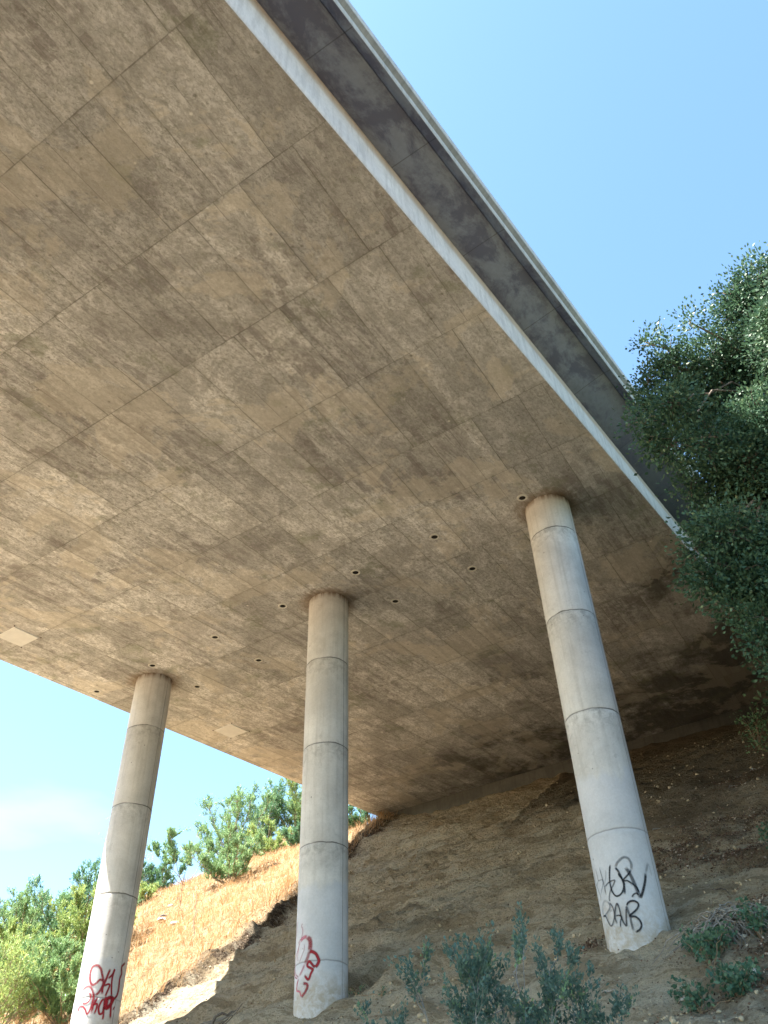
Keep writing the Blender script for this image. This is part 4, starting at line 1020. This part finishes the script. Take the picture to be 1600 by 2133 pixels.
# arching mound of dead grey twigs beside the right column
rng = np.random.default_rng(61)
c = GP(-0.55, -1.85); root = thing('dead_brush', tuple(c), 'tangle of dead grey twigs arching over the ground right of the right column foot', 'brush')
a = Acc()
for k in range(260):
    ang = rng.uniform(0, 6.28); s0 = c + rng.normal(0, 0.14, 3) * [1, 1, 0] + [0, 0, rng.uniform(0.1, 0.34)]
    e = GP(-0.55 + rng.normal(0, 0.28) - 0.22, -1.9 + rng.normal(0, 0.42)); e[2] += rng.uniform(-0.02, 0.14)
    Q = bez(s0, e, np.array([0, 0, rng.uniform(0.08, 0.32)]), 7, rng, 0.1)
    Vt, Ft = tube(Q, np.linspace(0.011, 0.004, 7) * rng.uniform(0.6, 1.6), 4); a.add(Vt, Ft)
for k in range(14):
    s0 = c + np.array([0, 0, 0.2]); e = GP(-0.95 + rng.normal(0, 0.12), -1.0 + rng.uniform(-0.3, 0.35)); e[2] += rng.uniform(0, 0.08)
    Q = bez(s0, e, np.array([0, 0, 0.12]), 7, rng, 0.08); Vt, Ft = tube(Q, np.linspace(0.010, 0.003, 7), 5); a.add(Vt, Ft)
a.obj('twigs', M_DEADW, root)

def rock(u, t, size, sd, label, mat, name='rock', cat='rock', group=None, sink=0.25):
    rng = np.random.default_rng(sd)
    bm = bmesh.new(); bmesh.ops.create_icosphere(bm, subdivisions=3, radius=1)
    V = np.array([v.co[:] for v in bm.verts]); F = np.array([[v.index for v in f.verts] for f in bm.faces]); bm.free()
    k = np.array([1 + 0.28 * mn.noise((v[0] * 1.3 + sd, v[1] * 1.3, v[2] * 1.3)) + 0.10 * mn.noise((v[0] * 4, v[1] * 4 + sd, v[2] * 4)) for v in V])
    b = GP(u, t); o = mesh_np(name, V * k[:, None] * size + b + [0, 0, size[2] * (1 - 2 * sink) * 0.5], F, mat, None, True, origin=b)
    tag(o, label, cat, group); return o
RG = 'loose pale rocks on the slope'
rock(-1.8, -2.3, (0.11, 0.09, 0.07), 1, 'largest pale rock, at the right border in the bottom corner among leaves', M_STONE, group=RG)
rock(-2.2, -1.37, (0.07, 0.05, 0.035), 2, 'small whitish stone on bare dirt near the bottom right plants', M_STONE, group=RG)
rock(8.18, 21.43, (0.22, 0.14, 0.10), 3, 'pale flat rock in the dry grass just below the white bag', M_STONE, group=RG)
rock(11.1, 25.1, (0.16, 0.12, 0.10), 4, 'small pale rock higher up in the dry grass above the white bag', M_STONE, group=RG)
rock(-0.85, -2.1, (0.08, 0.07, 0.05), 5, 'small whitish stone beside the dead twigs at the right', M_STONE, group=RG)
def litter_bag(u, t, s, sd, label, blk=False):
    rng = np.random.default_rng(sd); n = 15; V = []
    b = GP(u, t, 0.02)
    for i in range(n):
        for j in range(n):
            x = (i / (n - 1) - 0.5) * 2; y = (j / (n - 1) - 0.5) * 2
            r = math.hypot(x, y)
            z = s[2] * max(0, 1 - r * r * 0.5) * (0.7 + 0.6 * mn.noise((x * 2 + sd, y * 2, 1))) + 0.02 * mn.noise((x * 5, y * 5, sd))
            V.append(b + [x * s[0], y * s[1], z])
    F = [(i * n + j, (i + 1) * n + j, (i + 1) * n + j + 1, i * n + j + 1) for i in range(n - 1) for j in range(n - 1)]
    if blk:
        root = thing('litter', tuple(b), label, 'litter', 'white litter on the slope')
        mesh_np('wrapper', V, np.array(F), M_PLASTIC, root, True)
        V2 = [np.array(v) + [0.05, 0.10, 0.16] for v in V]
        V2 = [b + (np.array(v) - b) * [0.8, 0.5, 0.7] + [0.03, 0.05, 0.18] for v in V]
        mesh_np('lid', V2, np.array(F), M_DEADD, root, True)
    else:
        o = mesh_np('litter', V, np.array(F), M_PLASTIC, None, True, origin=b)
        tag(o, label, 'litter', 'white litter on the slope')
litter_bag(9.3, 23.5, (0.17, 0.14, 0.20), 1, 'white bag with a dark top lying in the dry grass on the sunlit slope', True)
litter_bag(8.58, -0.38, (0.13, 0.05, 0.04), 2, 'white scrap of paper in the shade near the right border, beside the dark litter')
litter_bag(9.27, -0.9, (0.07, 0.06, 0.06), 3, 'white scrap highest on the shaded slope at the right border')
litter_bag(5.99, 1.22, (0.12, 0.05, 0.03), 4, 'white scrap on the dirt touching the right side of the right column')
# burrow with a dark timber end
b = GP(5.73, 8.54)
bur = thing('buried_block', tuple(b), 'dark squared timber end sticking out of the bare slope right of the middle column', 'timber')
def orbox(c, ax, hs):
    V = np.array([c + sum(s * h * a_ for s, h, a_ in zip((sx, sy, sz), hs, ax)) for sx in (-1, 1) for sy in (-1, 1) for sz in (-1, 1)])
    F = np.array([(0, 1, 3, 2), (4, 6, 7, 5), (0, 4, 5, 1), (2, 3, 7, 6), (0, 2, 6, 4), (1, 5, 7, 3)]); return V, F
axr = -DT / np.linalg.norm(DT); axf = np.array([DL[0], DL[1], 0]); axf /= np.linalg.norm(axf); axu = np.array([0, 0, 1.0])
V, F = orbox(b + axr * 0.12 - axf * 0.03, (axr, axf, axu), (0.07, 0.06, 0.055)); mesh_np('timber_end', V, F, M_DARK, bur)
V, F = orbox(b - axr * 0.05 + axf * 0.02, (axr, axf, axu), (0.13, 0.05, 0.045)); mesh_np('timber_side', V, F, M_DEADD, bur)
# dry stalks
def stalk(u, t, h, sd, label, mat, nb=10, leafy=True):
    rng = np.random.default_rng(sd); b = GP(u, t); root = thing('dry_stalk', tuple(b), label, 'dry plant', 'dry stalks standing against the hillside')
    a = Acc(); top = b + [rng.normal(0, 0.06) * h, rng.normal(0, 0.06) * h, h]
    P = bez(b - [0, 0, .1], top, np.array([0.03, 0, 0]) * h, 8, rng, 0.05); Vt, Ft = tube(P, np.linspace(0.018, 0.006, 8), 5); a.add(Vt, Ft)
    LPp = []
    for k in range(nb):
        f = rng.uniform(0.35, 1); i = min(6, int(f * 7)); p = P[i]
        d = rng.normal(0, 0.5, 3) + [0, 0, 0.9]; d /= np.linalg.norm(d)
        Q = bez(p, p + d * h * rng.uniform(0.08, 0.28), rng.normal(0, .02, 3), 5, rng, 0.08); Vt, Ft = tube(Q, np.linspace(0.007, 0.003, 5), 4); a.add(Vt, Ft)
        LPp.append(Q[rng.integers(1, 5, 9)])
    a.obj('stem', mat, root)
    if leafy:
        LPp = np.concatenate(LPp) + rng.normal(0, 0.03, (len(LPp) * 9, 3)); D = rng.normal(0, 1, LPp.shape); D /= np.linalg.norm(D, axis=1)[:, None]
        V, F = leaves(LPp, D, 0.06, 0.03, rng, 0.2); mesh_np('foliage', V, F, M_LITTER if mat is not M_DEADW else M_STRAW, root, False, attrs={'rnd': np.repeat(rng.uniform(0, 1, len(LPp)), 4)})  # seed heads of the stalk, as loose quads
M_RUSTY = mat_simple('rusty_stalk', (0.30, 0.13, 0.06), (0.42, 0.22, 0.11), 9)
stalk(9.3, 22.6, 1.5, 1, 'rust brown dry dock stalk standing in the golden grass above the white bag', M_RUSTY)
stalk(9.4, 27.6, 6.2, 2, 'tall thin grey dead stalk rising behind the left column against the sky', M_DEADW, 16)
stalk(15.2, 32.6, 4.4, 3, 'faint branching dead stalk against the sky between the left column and the hilltop shrubs', M_DEADW, 18)
stalk(5.6, 17.6, 1.5, 4, 'pale dry stalk leaning at the edge of the grass beside the dark bank', M_DEADW, 5, False)

# a small bird far off in the sky
bp = np.array([-16.9, 33.0, 15.6])
bird = thing('bird', tuple(bp), 'tiny dark bird in flight against the blue sky at the left border', 'bird')
body = tube(bp + np.array([[-0.12, 0, 0], [-0.06, 0, 0.01], [0.0, 0, 0.015], [0.07, 0, 0.005], [0.14, 0, 0.0]]), [0.004, 0.022, 0.028, 0.018, 0.004], 8)
mesh_np('body', body[0], body[1], M_BIRD, bird, True)
for s in (-1, 1):
    W = np.array([[-0.03, 0, 0.01], [0.05, 0, 0.01], [0.05, 0.11 * s, 0.05], [-0.03, 0.12 * s, 0.055], [0.07, 0.22 * s, 0.02], [0.04, 0.22 * s, 0.02]])
    W2 = W + [0, 0, 0.008]
    mesh_np('wing', np.vstack([W, W2]) + bp, np.array([(0, 1, 2, 3), (3, 2, 4, 5), (6, 9, 8, 7), (9, 11, 10, 8)]), M_BIRD, bird)
